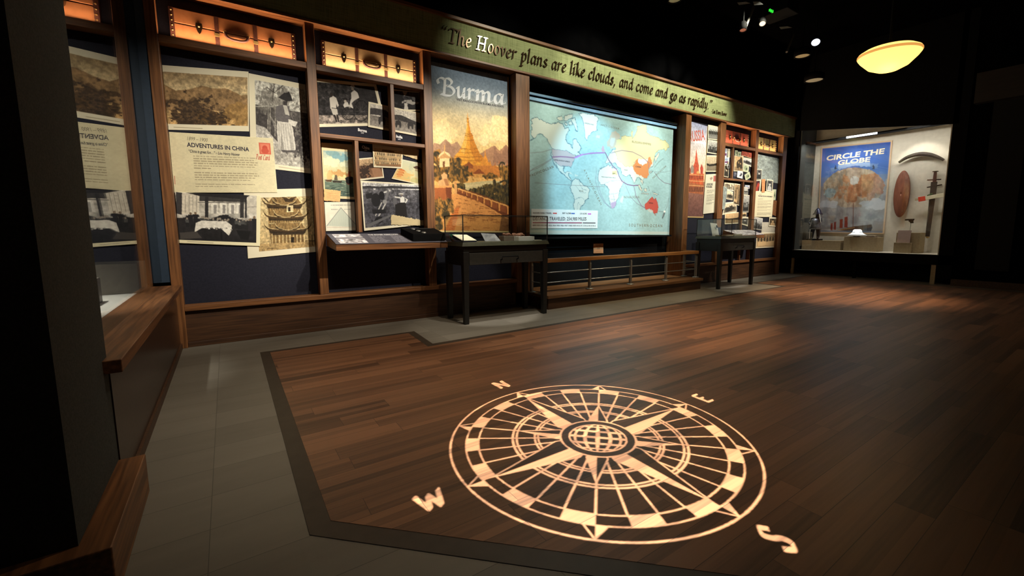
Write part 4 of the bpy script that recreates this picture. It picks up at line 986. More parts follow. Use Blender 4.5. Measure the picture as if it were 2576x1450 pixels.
    Q([(160, 1350), (225, 1190), (265, 1170), (255, 1240), (230, 1350)], (226, 132, 66)); 
    r = random.Random(5)
    for k in range(70):
        t = r.random() ** .7; y_ = 1100 + 250 * t; x = 235 + r.random() * (120 + 330 * t); 
        L([(x, y_), (x + 14 + 36 * t, y_ + 3)], .0035, (150, 86, 44), .85)
        if k % 2: L([(x, y_), (x + 3, y_ + 5 + 12 * t)], .0035, (160, 92, 48), .8)
    for k in range(12): L([(236 - k * 6.5, 1180 + k * 14), (262 - k * 3.4, 1180 + k * 14)], .004, (160, 84, 44), .8)
    for k, (x, y_, rx, ry) in enumerate(((120, 1160, .13, .05), (180, 1170, .14, .045), (110, 1230, .1, .05), (160, 1225, .1, .035), (110, 1300, .08, .06))): bush(x, y_, rx, ry, 70 + k, (58, 52, 34), (196, 138, 66))
    Q([(560, 1240), (632, 1262), (632, 1362), (540, 1362)], (84, 54, 36), .55); p.tex(.10, 80, 130, 9)
    p.clip = None; p.nowarp()
    p.rect(.985, 0, 1, 1, (224, 196, 130)); p.rect(0, .988, 1, 1, (232, 206, 142))
bp = wall_print('poster', 'tall travel poster of a golden bell-shaped temple, lettered Burma in white', 'poster', [(1082.6, 153.8), (1279.4, 194), (1285.8, 585.7), (1095.8, 584.6)], 1, p_burma, 'tall travel posters', XC, dens=1.25)
y = PANEL - .0035 - .0008
nib_text('Bur', at_y(1114, 239, y), at_y(1197, 252, y), (0, -1, 0), .122, M['paleink'], bp, .0008, nib=.26, shear=.02, ang=40)
nib_text('ma', at_y(1197, 252, y), at_y(1272, 264, y), (0, -1, 0), .122, M['paleink'], bp, .0008, nib=.26, shear=.02, ang=40)
wtext('VISIT RANGOON ON BURMA RAILWAYS', (1148, 252.5), (1267, 271.5), .036, M['ink'], bp, y, name='subtitle', bold=.008)
# ---- projected world map
SY = 4.985
mapq = [(1330, 249.5), (1694, 325), (1683.5, 592), (1330, 590.5)]
def p_map(p):
    a = lambda pts, c, al=1: p.poly(pts, c, al, cM3)
    b = lambda pts, c, al=1: p.poly(pts, c, al, cM4)
    la = lambda pts, w, c, al=1: p.line(pts, w, c, al, cM3)
    lb = lambda pts, w, c, al=1: p.line(pts, w, c, al, cM4)
    p.im[:] = (158, 192, 196); p.tex(.06, 14, 12, 2); p.tex(.07, 90, 80, 4); p.warp(.009, 60, 9)
    land, edge = (192, 204, 200), (84, 116, 130)
    na = [(80, 490), (120, 470), (100, 440), (95, 400), (110, 390), (92, 350), (110, 330), (95, 300), (130, 270), (170, 290), (215, 310), (260, 330), (300, 330), (340, 320), (380, 330), (400, 380), (430, 360), (440, 400), (415, 430), (405, 470), (425, 510), (455, 520), (465, 560), (475, 480), (500, 470), (530, 520), (550, 560), (520, 590), (540, 610), (500, 630), (480, 650), (478, 680), (455, 710), (455, 730), (440, 715), (395, 720), (388, 760), (400, 785), (425, 770), (440, 775), (430, 800), (450, 830), (470, 850), (455, 852), (430, 830), (395, 800), (360, 775), (340, 740), (315, 700), (330, 745), (318, 730), (300, 690), (285, 650), (275, 600), (285, 560), (262, 520), (235, 470), (200, 430), (170, 425), (130, 460)]
    a(na, land); la(na + na[:1], .006, edge, .9)
    for q in ([(330, 280), (370, 260), (385, 300), (350, 310)], [(390, 270), (430, 250), (470, 240), (470, 275), (430, 300), (400, 310)], [(450, 290), (490, 275), (505, 330), (520, 400), (500, 400), (480, 340)], [(430, 320), (460, 310), (470, 345), (440, 350)], [(400, 330), (415, 320), (425, 345), (408, 350)]): a(q, land); la(q + q[:1], .005, edge, .9)
    g = [(520, 240), (560, 235), (600, 240), (660, 250), (705, 280), (690, 330), (690, 390), (650, 410), (620, 440), (600, 488), (582, 460), (578, 390), (565, 330), (555, 270)]
    a(g, (206, 214, 214)); la(g + g[:1], .005, edge, .8); us = [(283, 565), (410, 575), (450, 600), (500, 620), (478, 680), (455, 725), (395, 718), (370, 722), (320, 695), (290, 650)]
    a(us, (176, 168, 172)); la(us + us[:1], .004, edge, .8)
    sa = [(465, 850), (490, 828), (525, 840), (550, 870), (570, 895), (600, 905), (628, 930), (615, 965), (612, 1010), (585, 1035), (570, 1070), (545, 1085), (535, 1120), (510, 1150), (490, 1150), (478, 1080), (485, 1030), (480, 990), (460, 950), (448, 905), (460, 880)]
    a(sa, land); la(sa + sa[:1], .006, edge, .9); a([(405, 770), (450, 775), (480, 800), (450, 790)], land); a([(490, 795), (520, 800), (512, 810), (488, 808)], land); a([(690, 435), (715, 440), (718, 460), (690, 465), (680, 450)], land)
    for q in ([(520, 850), (560, 930), (600, 940)], [(500, 900), (540, 960), (590, 960)], [(490, 1020), (545, 1000), (575, 1030)], [(510, 1120), (520, 1050), (545, 1080)]): la(q, .003, edge, .6)
    # Eurasia, Africa
    eu = [(170, 640), (190, 600), (200, 600), (215, 570), (245, 560), (230, 530), (250, 500), (245, 480), (270, 470), (290, 470), (300, 450), (330, 440), (345, 450), (390, 450), (385, 410), (400, 400), (395, 470), (420, 440), (440, 400), (440, 360), (480, 345), (520, 345), (530, 400), (520, 410), (560, 440), (600, 450), (640, 460), (650, 480), (700, 490), (730, 520), (735, 545), (700, 580), (690, 560), (640, 570), (610, 590), (600, 640), (585, 720), (540, 745), (545, 800), (530, 830), (500, 830), (500, 870), (475, 850), (460, 820), (440, 820), (430, 850), (410, 875), (390, 820), (370, 800), (330, 810), (300, 790), (290, 740), (260, 720), (240, 690), (215, 690), (200, 680), (180, 690), (160, 700), (150, 680)]
    b(eu, (200, 210, 206)); lb(eu + eu[:1], .005, edge, .8)
    ru = [(245, 560), (230, 530), (250, 500), (245, 480), (270, 470), (290, 470), (300, 450), (330, 440), (345, 450), (390, 450), (385, 410), (400, 400), (395, 470), (420, 440), (440, 400), (440, 360), (480, 345), (520, 345), (530, 400), (520, 410), (560, 440), (600, 450), (640, 460), (650, 480), (700, 490), (730, 520), (735, 545), (700, 580), (690, 560), (640, 570), (610, 590), (600, 640), (580, 690), (560, 640), (540, 640), (520, 660), (450, 650), (420, 680), (400, 720), (330, 720), (300, 690), (280, 680), (260, 650), (250, 610), (230, 590)]
    b(ru, (206, 206, 164)); lb(ru + ru[:1], .004, (170, 160, 120), .8)
    b([(170, 540), (165, 500), (190, 460), (210, 410), (245, 400), (280, 430), (290, 460), (250, 480), (250, 520), (220, 560), (200, 570), (190, 545)], (186, 180, 168)); b([(200, 470), (230, 455), (240, 470), (215, 540), (195, 530)], land)
    ch = [(400, 720), (420, 690), (430, 665), (450, 650), (450, 690), (490, 710), (530, 690), (545, 640), (560, 635), (580, 690), (565, 720), (540, 745), (548, 790), (535, 828), (505, 830), (485, 810), (465, 800), (440, 790), (415, 760)]
    b(ch, (204, 136, 88)); b([(450, 650), (520, 660), (530, 690), (490, 710), (450, 690)], (224, 228, 222))
    af = [(85, 780), (100, 745), (140, 725), (175, 710), (205, 715), (210, 735), (260, 740), (285, 830), (320, 855), (300, 900), (280, 940), (270, 1000), (250, 1035), (245, 1080), (215, 1105), (200, 1095), (188, 1040), (180, 990), (185, 940), (165, 905), (140, 885), (110, 890), (85, 850)]
    b(af, (204, 214, 214)); lb(af + af[:1], .005, edge, .8); b([(200, 1050), (250, 1038), (245, 1080), (215, 1105), (202, 1098)], (170, 156, 188)); b([(212, 760), (255, 762), (258, 800), (212, 800)], (208, 196, 148)); b([(300, 990), (318, 995), (305, 1055), (285, 1050), (288, 1010)], land)
    for q in ([(185, 980), (280, 960)], [(190, 1020), (250, 1020)], [(140, 880), (200, 850), (285, 850)], [(230, 1040), (225, 960)]): lb(q, .003, edge, .6)
    b([(120, 590), (115, 560), (125, 530), (140, 545), (138, 570), (150, 590)], (186, 160, 176))
    au = [(512, 1065), (540, 1040), (555, 1015), (575, 1000), (590, 1010), (600, 1030), (612, 1005), (625, 1050), (636, 1090), (625, 1145), (600, 1150), (575, 1120), (550, 1105), (525, 1115), (512, 1095)]
    b(au, (190, 84, 74)); lb(au + au[:1], .004, (150, 60, 56), .8); b([(600, 1155), (615, 1155), (610, 1175)], (160, 120, 116)); b([(528, 1115), (570, 1110), (590, 1130), (560, 1140)], (200, 200, 196), .8)
    for q in ([(455, 880), (480, 920), (490, 950), (470, 940), (450, 900)], [(470, 830), (495, 860), (490, 890), (475, 860)], [(500, 925), (530, 915), (525, 950), (505, 950)], [(580, 950), (640, 975), (620, 985), (590, 970)], [(480, 960), (550, 970), (550, 978), (480, 970)], [(540, 900), (555, 940), (548, 945)], [(600, 640), (640, 590), (650, 600), (610, 690)], [(555, 770), (590, 760), (560, 785)], [(690, 1170), (670, 1195), (680, 1150), (700, 1130)]): b(q, (196, 198, 188)); lb(q + q[:1], .004, edge, .9)
    p.nowarp()
    for q in ([(130, 870), (420, 890), (700, 905), (760, 906)], [(90, 600), (200, 590), (280, 565)], [(85, 770), (120, 740), (200, 700), (290, 645)], [(90, 760), (160, 735), (280, 660)]): la(q, .0035, (120, 110, 116), .7)
    lb([(0, 605), (60, 600), (150, 597)], .009, (150, 116, 170)); la([(290, 636), (360, 632), (420, 636), (485, 644)], .009, (140, 104, 140)); la([(485, 642), (560, 615), (640, 600), (745, 596)], .009, (160, 118, 180)); la([(500, 640), (560, 612)], .012, (176, 130, 214))
    lb([(150, 597), (180, 660), (220, 720), (255, 750), (275, 810), (300, 855), (350, 885), (400, 895), (450, 893)], .009, (120, 96, 130)); lb([(210, 597), (300, 575), (400, 590), (480, 630), (550, 690), (545, 735)], .006, (140, 110, 130), .9)
    lb([(320, 860), (380, 1000), (440, 1060), (515, 1100)], .004, (120, 110, 130), .8); lb([(410, 900), (430, 990), (480, 1080), (515, 1100)], .007, (124, 108, 140), .9); lb([(70, 760), (60, 850), (90, 960), (140, 1050), (205, 1105)], .004, (120, 124, 150), .8); lb([(85, 790), (85, 880), (110, 970), (150, 1050), (205, 1105)], .004, (120, 124, 150), .8)
    lb([(600, 775), (640, 830), (690, 870), (755, 885)], .006, (120, 110, 124), .9); lb([(600, 770), (690, 772), (760, 760)], .003, (120, 120, 130), .7); lb([(635, 1130), (690, 1135), (720, 1080), (730, 1010)], .005, (110, 120, 124), .7); lb([(600, 730), (640, 680), (680, 650)], .008, (120, 140, 140), .7); p.ell(*p.T([(692, 1132)], cM4)[0], .009, .011, (240, 240, 236)); lb([(690, 1145), (675, 1190)], .014, (90, 96, 100), .9)
    p.nowarp(); p.rect(0, .965, 1, .99, (196, 206, 200), .8)
scr = thing('projection_screen', 'wide pale blue world map screen between the two big pillars', 'map screen', at_y(1510, 600, SY))
mp_ = wall_print('map_sheet', '', '', mapq, 0, p_map, y=SY, parent=scr, dens=1.1, xlim=(3.42, 6.715))
y = SY - .001
def words(body, a, b, h, mat, parent, Y, space=1, **kw):
    """a line of text set word by word between two points"""
    ws = body.split(); wd_ = []
    for w_ in ws:
        me = font_mesh(w_, space=space); xs_ = [v.co.x for v in me.vertices]; wd_.append(max(xs_) - min(xs_)); bpy.data.meshes.remove(me)
    gap = .34 * space; tot = sum(wd_) + gap * (len(ws) - 1); x = 0
    for w_, l in zip(ws, wd_):
        t0, t1 = x / tot, (x + l) / tot; x += l + gap
        q_ = lambda t: (a[0] + (b[0] - a[0]) * t, a[1] + (b[1] - a[1]) * t)
        wtext(w_, q_(t0), q_(t1), h, M[mat], parent, Y, name='lettering', space=space, **kw)
def mt(body, a, b, h, mat='grayink', **kw): words(body, a, b, h, mat, scr, y, **kw)
mt('RUSSIAN EMPIRE', (1590, 359), (1638, 366), .05); mt('INDIAN OCEAN', (1569, 499), (1608, 499), .055, space=1.3); mt('SOUTHERN OCEAN', (1582, 570), (1666, 572), .07, space=1.6); mt('PACIFIC OCEAN', (1334, 446), (1393, 422), .05, space=1.3); mt('PACIFIC OCEAN', (1643, 451), (1676, 420), .05, space=1.2); mt('GREENLAND', (1470, 311), (1494, 316), .03); mt('ARCTIC OCEAN', (1511, 316), (1557, 326), .04, space=1.6); mt('CHINA', (1599, 421), (1613, 422.5), .036, 'ink'); mt('BRAZIL', (1457, 482), (1468, 483), .03); mt('INDIA', (1570, 429), (1579, 430), .03)
mt('ATLANTIC OCEAN', (1468, 428), (1511, 517), .05, space=1.5); mt('UNITED STATES OF AMERICA', (1394, 404), (1434, 409), .028, 'ink'); mt('AUSTRALIA', (1632, 512), (1643, 513), .03, 'ink'); mt('EGYPT', (1541, 438), (1548, 439), .03, 'ink'); mt('FRENCH EQUATORIAL AFRICA', (1513, 446), (1549, 449), .022)
lg = [at_y(*q_, SY - .004) for q_ in ((1336.5, 525.6), (1504, 530.4), (1503, 574.7), (1336.5, 574.7))]
M['legend'] = surf('legend_white', (226, 234, 236), (232, 238, 240), 20, rough=.7)
lgo = MB().prism(lg, (0, .004, 0)).build('legend_panel', M['legend'], scr)
yl = SY - .0052
def lt(body, a, b, h, mat='ink', **kw): words(body, a, b, h, mat, lgo, yl, **kw)
lt('DISTANCE TRAVELED: 254,980 MILES', (1341, 554.5), (1475, 555), .072); lt('HOOVER FAMILY TRAVEL', (1341, 538), (1388, 538.6), .032); lt('BERT ALONE', (1415, 538.4), (1436, 538.6), .032); lt('LOU ALONE', (1459, 539.3), (1476, 539.6), .032)
lt('1899  1900  1901  1902  1903  1904  1905  1906  1907  1908  1909  1910  1911  1912  1913  1914', (1340, 569), (1498, 570.2), .03)
for a, b, c in (((1391, 536.8), (1401, 537), (210, 70, 70)), ((1437, 537.2), (1446, 537.4), (70, 110, 190)), ((1479, 538.4), (1487, 538.6), (200, 90, 210)), ((1340, 560.5), (1464, 561), (150, 80, 110)), ((1466, 561), (1498, 561.3), (110, 110, 120))):
    A, B = at_y(*a, yl), at_y(*b, yl); h = .008
    MB().prism([A + Vector((0, 0, -h)), B + Vector((0, 0, -h)), B + Vector((0, 0, h)), A + Vector((0, 0, h))], (0, .0008, 0)).build('legend_line', surf('legend_line_ink', c, c, 10), lgo)
MB().box(3.42, 6.71, SY + .0031, SY + .012, .90, .93).build('hem_bar', M['black'], scr)
MB().tube([(3.42, 5.06, 2.93), (6.71, 5.06, 2.93)], .045, 16).build('roller', M['black'], scr)
mb = MB(); mb.box(3.42, 6.71, 4.95, 4.97, 2.855, 2.885); mb.box(3.42, 6.71, 4.962, 4.982, 2.79, 2.83)
M['rail'] = surf('pale_blue_anodised_rail', (120, 160, 196), (130, 168, 204), 20, rough=.4)
mb.build('guide_rail', M['rail'], scr)
pq = thing('wall_plaque', 'small square tan plaque on the black wall below the projected map', 'plaque', at_y(1505, 625, 5.11))
MB().prism([at_y(*q_, 5.105) for q_ in ((1493.5, 613), (1518, 612.5), (1518, 637.5), (1493.5, 638))], (0, .014, 0)).build('plate', surf('tan_plaque', (190, 128, 84), (196, 134, 90), 20, rough=.6), pq, .004)
def p_plq(p): p.im[:] = (190, 128, 84); p.lines(.18, .12, .84, 1, .08, (96, 62, 46), 2, .5, .9, .9); p.lines(.2, .22, .8, 1, .08, (96, 62, 46), 3, .5, .9, .9); [p.rect(.36 + k * .11, .42, .42 + k * .11, .5, (60, 40, 34)) for k in range(3)]; p.lines(.3, .58, .7, 1, .08, (96, 62, 46), 5, .5, .8, .9); p.lines(.15, .80, .85, 1, .08, (96, 62, 46), 4, .5, .9, .9)
wall_print('plaque_print', '', '', [(1495, 614.5), (1516.5, 614), (1516.5, 636), (1495, 636.5)], 0, p_plq, y=5.1035, parent=pq, dens=.4)

# ---- far bays
PANEL = FAR
def gphoto(kind, seed, tone='grey', border=.06, capt=0):
    T = {'grey': lambda v: (v, v, v * .98), 'sepia': lambda v: (v, v * .84, v * .62), 'warm': lambda v: (v, v * .92, v * .78)}[tone]
    def f(p):
        r = random.Random(seed)
        p.frame(border, border * p.asp, border, border * p.asp + capt); p.warp(.014, 14, seed)
        if kind == 'land':
            p.grad(0, .5, T(200), T(214)); p.ridge(.45, .14, 6, seed, T(110), 1); p.tex(.2, 20, 20, seed); p.blob(.4 + .3 * r.random(), .6, .4, .25, T(44), .8, 14, seed + 2); p.poly([(0, .85), (1, .75), (1, 1), (0, 1)], T(170), .8)
        elif kind == 'people':
            p.grad(0, .45, T(190), T(160)); p.grad(.45, 1, T(90), T(130)); p.tex(.3, 20, 20, seed)
            for k in range(9): p.fig(.08 + .1 * k + .03 * r.random(), .9, .42 + .15 * r.random(), T(30 + r.randint(0, 150)), T(40), T(150), .3, T(40) if k % 2 else None)
        elif kind == 'horses':
            p.grad(0, .5, T(214), T(200)); p.grad(.5, 1, T(150), T(120))
            for k in range(6):
                x = .1 + .15 * k; p.ell(x, .5, .07, .12, T(44), soft=.3); p.line([(x - .05, .5), (x - .05, .72)], .03, T(44)); p.line([(x + .05, .5), (x + .05, .72)], .03, T(44)); p.line([(x + .05, .45), (x + .1, .3)], .05, T(44))
        elif kind == 'boats':
            p.grad(0, .5, T(206), T(190)); p.grad(.5, 1, T(150), T(120)); p.poly([(0, .45), (.3, .55), (1, .45), (1, .6), (.3, .66), (0, .58)], T(40))
            for k in range(5): p.line([(.1 + .2 * k, .5), (.1 + .2 * k, .12 + .15 * r.random())], .012, T(60))
            p.tex(.15, 20, 30, seed)
        elif kind == 'portrait':
            p.grad(0, 1, T(90), T(50)); p.tex(.5, 12, 14, seed); p.poly([(.15, 1), (.25, .6), (.5, .5), (.75, .6), (.85, 1)], T(40 if seed % 2 else 180)); p.ell(.5, .36, .15, .16, T(190)); p.ell(.5, .26, .17, .09, T(40)); p.ell(.45, .36, .02, .015, T(60)); p.ell(.55, .36, .02, .015, T(60))
        elif kind == 'town':
            p.grad(0, .4, T(210), T(220)); 
            for k in range(9): x = k * .11; h = .2 + .4 * r.random(); p.rect(x, .75 - h, x + .1, 1, T(60 + r.randint(0, 90))); p.rect(x + .03, .8 - h, x + .06, .86 - h, T(30))
            p.tex(.35, 24, 24, seed)
        elif kind == 'seated':
            p.grad(0, .35, T(150), T(130)); p.grad(.35, 1, T(200), T(180)); p.tex(.15, 20, 20, seed)
            for k in range(6): p.ell(.12 + .15 * k, .42 + .03 * (k % 2), .06, .14, T(70), soft=.4); p.ell(.12 + .15 * k, .24, .035, .07, T(110))
            p.poly([(.1, .6), (.5, .55), (.55, .8), (.12, .85)], T(214)); p.poly([(.55, .6), (.95, .55), (.95, .85), (.6, .85)], T(206)); p.rect(.4, .52, .9, .56, T(90))
        elif kind == 'mapscrap':
            p.im = p.im * 0 + np.array((136, 146, 142.)); p.tex(.35, 8, 8, seed); p.tex(.25, 30, 30, seed + 3)
            for k in range(8): p.line([(r.random(), r.random()) for _ in range(4)], .006, (110, 122, 130), .7)
        elif kind == 'tall':
            p.grad(0, 1, T(150), T(90)); p.tex(.6, 10, 14, seed); p.poly([(.3, .2), (.6, .15), (.7, .8), (.35, .85)], T(110)); p.poly([(.45, .25), (.55, .25), (.6, .8), (.45, .8)], T(190)); p.blob(.4, .8, .25, .1, T(200), .9, 10, seed)
        elif kind == 'bear':
            p.grad(0, .7, T(226), T(214)); p.grad(.7, 1, T(150), T(130)); p.poly([(.3, .78), (.26, .45), (.4, .3), (.6, .22), (.72, .06), (.82, .1), (.9, .3), (.92, .8), (.7, .82), (.62, .7), (.5, .8)], T(58)); p.ell(.7, .5, .06, .05, T(180)); p.ell(.5, .42, .05, .08, T(170)); p.line([(.5, .75), (.48, .95)], .06, T(60)); p.rect(0, .3, .12, .7, T(120), .5); p.tex(.2, 20, 20, seed)
        elif kind == 'stamp':
            p.im = p.im * 0 + np.array((196, 204, 176.)); p.ell(.5, .5, .3, .3, (150, 164, 130)); p.ell(.6, .55, .1, .12, (50, 60, 56)); p.tex(.12, 10, 10, seed)
        elif kind == 'crest':
            p.im = p.im * 0 + np.array((214, 216, 220.)); p.ell(.4, .3, .3, .2, (150, 170, 200)); p.rect(.1, .55, .8, .8, (104, 60, 110)); p.tex(.3, 10, 14, seed)
        elif kind == 'text':
            p.im = p.im * 0 + np.array((226, 222, 200.)); p.lines(.12, .2, .9, 8, .09, (120, 116, 108), seed, .4, .7, .5)
        p.clip = None; p.nowarp()
    return f
def wp(kind, label, px, layer, xl, seed, tone='grey', cat='photograph', name='photograph', group=None, border=.06, capt=0, **kw):
    return wall_print(name, label, cat, px, layer, gphoto(kind, seed, tone, border, capt), group, xl, dens=.8, **kw)
def p_russia(p):
    Q = lambda pts, c, al=1: p.poly(pts, c, al, c5)
    p.grad(0, .12, (150, 156, 190), (196, 196, 216)); p.grad(.12, .35, (196, 196, 216), (222, 206, 196)); p.grad(.35, .6, (222, 206, 196), (236, 196, 150)); p.grad(.6, 1, (160, 112, 96), (104, 70, 66)); p.tex(.06, 6, 10, 3); p.blob(.5, .19, .5, .016, (236, 236, 244), .9, 8, 4)
    Q([(300, 555), (303, 580), (318, 720), (330, 760), (326, 870), (262, 870), (260, 770), (280, 720), (296, 580)], (190, 84, 60)); Q([(230, 790), (250, 745), (270, 790), (268, 850), (232, 850)], (150, 140, 130)); Q([(345, 790), (362, 740), (382, 795), (376, 870), (350, 870)], (176, 70, 56)); Q([(300, 840), (318, 822), (336, 850), (330, 900), (302, 900)], (214, 160, 96)); Q([(210, 800), (222, 780), (232, 810), (230, 870), (212, 870)], (150, 70, 56))
    Q([(208, 860), (390, 860), (380, 1020), (205, 1000)], (196, 96, 60)); Q([(205, 960), (385, 1000), (380, 1110), (203, 1090)], (170, 100, 66))
    for k in range(9): Q([(215 + k * 19, 880), (225 + k * 19, 880), (224 + k * 19, 930), (214 + k * 19, 930)], (122, 52, 40)); Q([(212 + k * 19, 1020), (224 + k * 19, 1022), (223 + k * 19, 1080), (211 + k * 19, 1078)], (92, 54, 44))
    for y_ in (870, 945, 1000): p.line([(205, y_), (388, y_ + 10)], .006, (226, 180, 120), .9, c5)
    p.tex(.2, 24, 60, 5); p.rect(0, .985, 1, 1, (206, 176, 120)); p.rect(.97, 0, 1, 1, (206, 176, 120))
XR = XE
rp_ = wall_print('poster', 'tall travel poster of a red domed cathedral, half hidden behind the right pillar', 'poster', [(1731, 304), (1780, 318), (1769.7, 548.7), (1722, 547.6)], 1, p_russia, 'tall travel posters', XR, dens=.8)
rt = PANEL - .0035 - .001
wtext('RUSSIA', (1735, 357), (1773, 352), .26, M['redink'], rp_, rt, bold=.01, name='heading')
wp('horses', 'print of a row of horses, topmost beside the cathedral poster', [(1781.7, 314), (1809.6, 318.5), (1808, 354), (1781, 351)], 1, XR, 3)
wp('people', 'print of a crowd, second down beside the cathedral poster', [(1781, 352), (1809.4, 356), (1806, 389.5), (1778.6, 385)], 2, XR, 5)
wp('boats', 'print of moored boats directly above the Adventures in Russia sheet', [(1778, 390.8), (1806.5, 391.4), (1804.9, 432.8), (1775, 432.8)], 3, XR, 6, 'warm')
def p_rtext(p):
    p.im[:] = (226, 222, 202); p.rect(.66, .05, .86, .19, (186, 110, 104)); p.poly([(.35, .1), (.55, .07), (.6, .12), (.45, .16)], (170, 150, 140)); p.lines(.2, .40, .8, 3, .03, (140, 134, 120), 3, .5, .8); p.lines(.2, .52, .8, 6, .03, (140, 134, 120), 5, .5, .8); p.lines(.2, .72, .8, 2, .03, (140, 134, 120), 6, .5, .8)
ru_ = wall_print('text_card', 'pale sheet headed Adventures in Russia with a red stamp', 'text card', [(1775.5, 439), (1805, 437.6), (1801.8, 535), (1768.6, 539)], 4, p_rtext, 'text cards on the wall', XR, dens=.8)
ry_ = PANEL - .0035 * 4 - .001
wtext('ADVENTURES', (1777.5, 466.5), (1793, 466.5), .055, M['ink'], ru_, ry_, bold=.015, name='heading'); wtext('IN RUSSIA', (1777, 472.5), (1791.5, 472.8), .055, M['ink'], ru_, ry_, bold=.015, name='heading')
# bay F
K1 = lambda *p: pxs(cF1, *p); K2 = lambda *p: pxs(cF2, *p); K3 = lambda *p: pxs(cG1, *p); K4 = lambda *p: pxs(cG2, *p)
gF, gG = 'small prints under the red suitcase', 'prints under the olive suitcase'
UL, UR, LL, LR_ = (7.971, 8.254), (8.296, 9.059), (7.971, 8.679), (8.721, 9.059)
wp('crest', 'narrow blue and white sheet beside the pillar under the red suitcase', K1((228, 500), (290, 515), (275, 740), (222, 740)), 1, UL, 4, cat='card', name='card', group=gF)
wp('text', 'small cream note high in the left slot under the red suitcase', K1((300, 525), (402, 535), (395, 735), (295, 745)), 2, UL, 5, cat='note', name='note', group=gF)
wp('crest', 'white sheet with a purple block in the left slot under the red suitcase', K1((225, 735), (340, 740), (330, 900), (215, 910)), 3, UL, 9, cat='card', name='card', group=gF)
wp('portrait', 'dark portrait at the foot of the left slot under the red suitcase', K1((215, 915), (335, 930), (318, 1228), (196, 1200)), 2.4, UL, 3, 'warm', group=gF, border=.09)
md = thing('medal', 'oval pewter medal pinned in the left slot under the red suitcase', 'medal', at_y(*K1((332, 965))[0], FAR - .02))
mcen = at_y(*K1((332, 965))[0], FAR - .017)
mcen.x -= .045
MB().lathe([(0, 0), (.052, 0), (.056, .006), (.045, .010), (0, .012)], mcen, (0, -1, 0), 28).build('disc', M['steel'], md)
MB().lathe([(0, .012), (.016, .012), (.012, .018), (0, .02)], mcen, (0, -1, 0), 16).build('boss', M['darkmetal'], md)
MB().box(mcen.x - .018, mcen.x + .018, FAR - .024, FAR - .016, mcen.z + .05, mcen.z + .09).build('ribbon', M['tan'], md)
wp('stamp', 'round white label at the upper left of the right slot under the red suitcase', K1((475, 560), (540, 565), (535, 690), (470, 685)), 1, UR, 8, cat='label', name='paper_label', group=gF)
wp('stamp', 'grey-green hexagonal ticket above the shaggy silhouette print', K1((545, 600), (625, 605), (612, 725), (535, 715)), 3.4, UR, 12, cat='ticket', name='ticket', group=gF)
def p_redbus(p): p.im[:] = (150, 70, 52); p.tex(.6, 14, 10, 4); p.tex(.4, 40, 30, 8); p.rect(0, .9, 1, 1, (196, 176, 140))
wall_print('photograph', 'reddish print at the top right of the right slot under the red suitcase', 'photograph', K1((640, 575), (895, 610), (895, 765), (625, 690)), 2, p_redbus, gF, UR, dens=.8)
wp('bear', 'sepia print with a tall dark shaggy silhouette under the red suitcase', K1((460, 690), (680, 705), (665, 1080), (440, 1075)), 3, UR, 4, 'sepia', group=gF, border=.05)
wp('land', 'grey strip print right of the shaggy silhouette print', K1((672, 730), (890, 775), (870, 975), (665, 880)), 2.6, UR, 5, group=gF)
wp('stamp', 'pale green postage card right of the shaggy silhouette print', K1((672, 870), (815, 945), (800, 1112), (665, 1080)), 3.6, UR, 2, cat='card', name='card', group=gF)
def p_dancer(p): p.im[:] = (236, 236, 230); p.poly([(.45, .75), (.4, .6), (.55, .45), (.62, .2), (.75, .25), (.9, .4), (.8, .5), (.75, .7), (.6, .65)], (50, 54, 70)); p.line([(.4, .72), (.6, .72), (.75, .55)], .04, (60, 64, 80))
wall_print('card', 'white card with a dark dancing figure at the foot of the right slot', 'card', K1((535, 1060), (668, 1085), (655, 1258), (520, 1225)), 4.4, p_dancer, gF, UR, dens=.8)
def p_navytext(p): p.im[:] = (48, 52, 72); p.lines(.1, .2, .9, 3, .22, (170, 176, 190), 3, .4, .8)
wall_print('paper_label', 'navy label with pale lines left of the dancing figure card', 'label', K1((448, 1085), (532, 1095), (522, 1225), (440, 1210)), 1, p_navytext, gF, UR, dens=.8)
wp('stamp', 'tilted green bus ticket right of the dancing figure card', K1((700, 1165), (825, 1085), (860, 1220), (730, 1310)), 4, UR, 21, cat='ticket', name='ticket', group=gF)
wp('town', 'print of rooftops at the top left below the cross rail', K2((205, 165), (440, 195), (430, 380), (190, 330)), 1, LL, 5, 'warm', group=gF)
wp('tall', 'tall sepia portrait with pale border right of the tent print', K2((432, 195), (588, 220), (540, 705), (408, 675)), 3, LL, 6, 'sepia', group=gF, border=.08)
wp('mapscrap', 'narrow pale map strip along the pillar below the cross rail', K2((172, 255), (272, 295), (210, 800), (150, 790)), 4, LL, 3, cat='map', name='map_strip', group=gF, border=0)
wp('land', 'print of a tent camp between the map strip and the tall portrait', K2((268, 345), (402, 390), (390, 585), (245, 555)), 2, LL, 11, 'warm', group=gF)
wp('land', 'print of a dark treeline under the tent print', K2((225, 635), (480, 610), (482, 850), (155, 918)), 2.5, LL, 14, 'warm', group=gF, border=.05)
wp('boats', 'print of a harbour full of masts at the foot of the wide slot', K2((215, 870), (545, 850), (532, 1110), (210, 1130)), 3.5, LL, 16, 'sepia', group=gF, border=.04)
wp('crest', 'greenish scrap at the top of the narrow slot below the cross rail', K2((675, 235), (790, 240), (780, 320), (668, 310)), 1, LR_, 3, cat='card', name='card', group=gF)
wp('boats', 'print of a white boat high in the narrow slot', K2((650, 275), (740, 290), (735, 465), (640, 455)), 2, LR_, 7, group=gF)
wp('people', 'tall print of a garden gathering in the narrow slot', K2((645, 455), (782, 465), (750, 860), (612, 860)), 3, LR_, 8, group=gF)
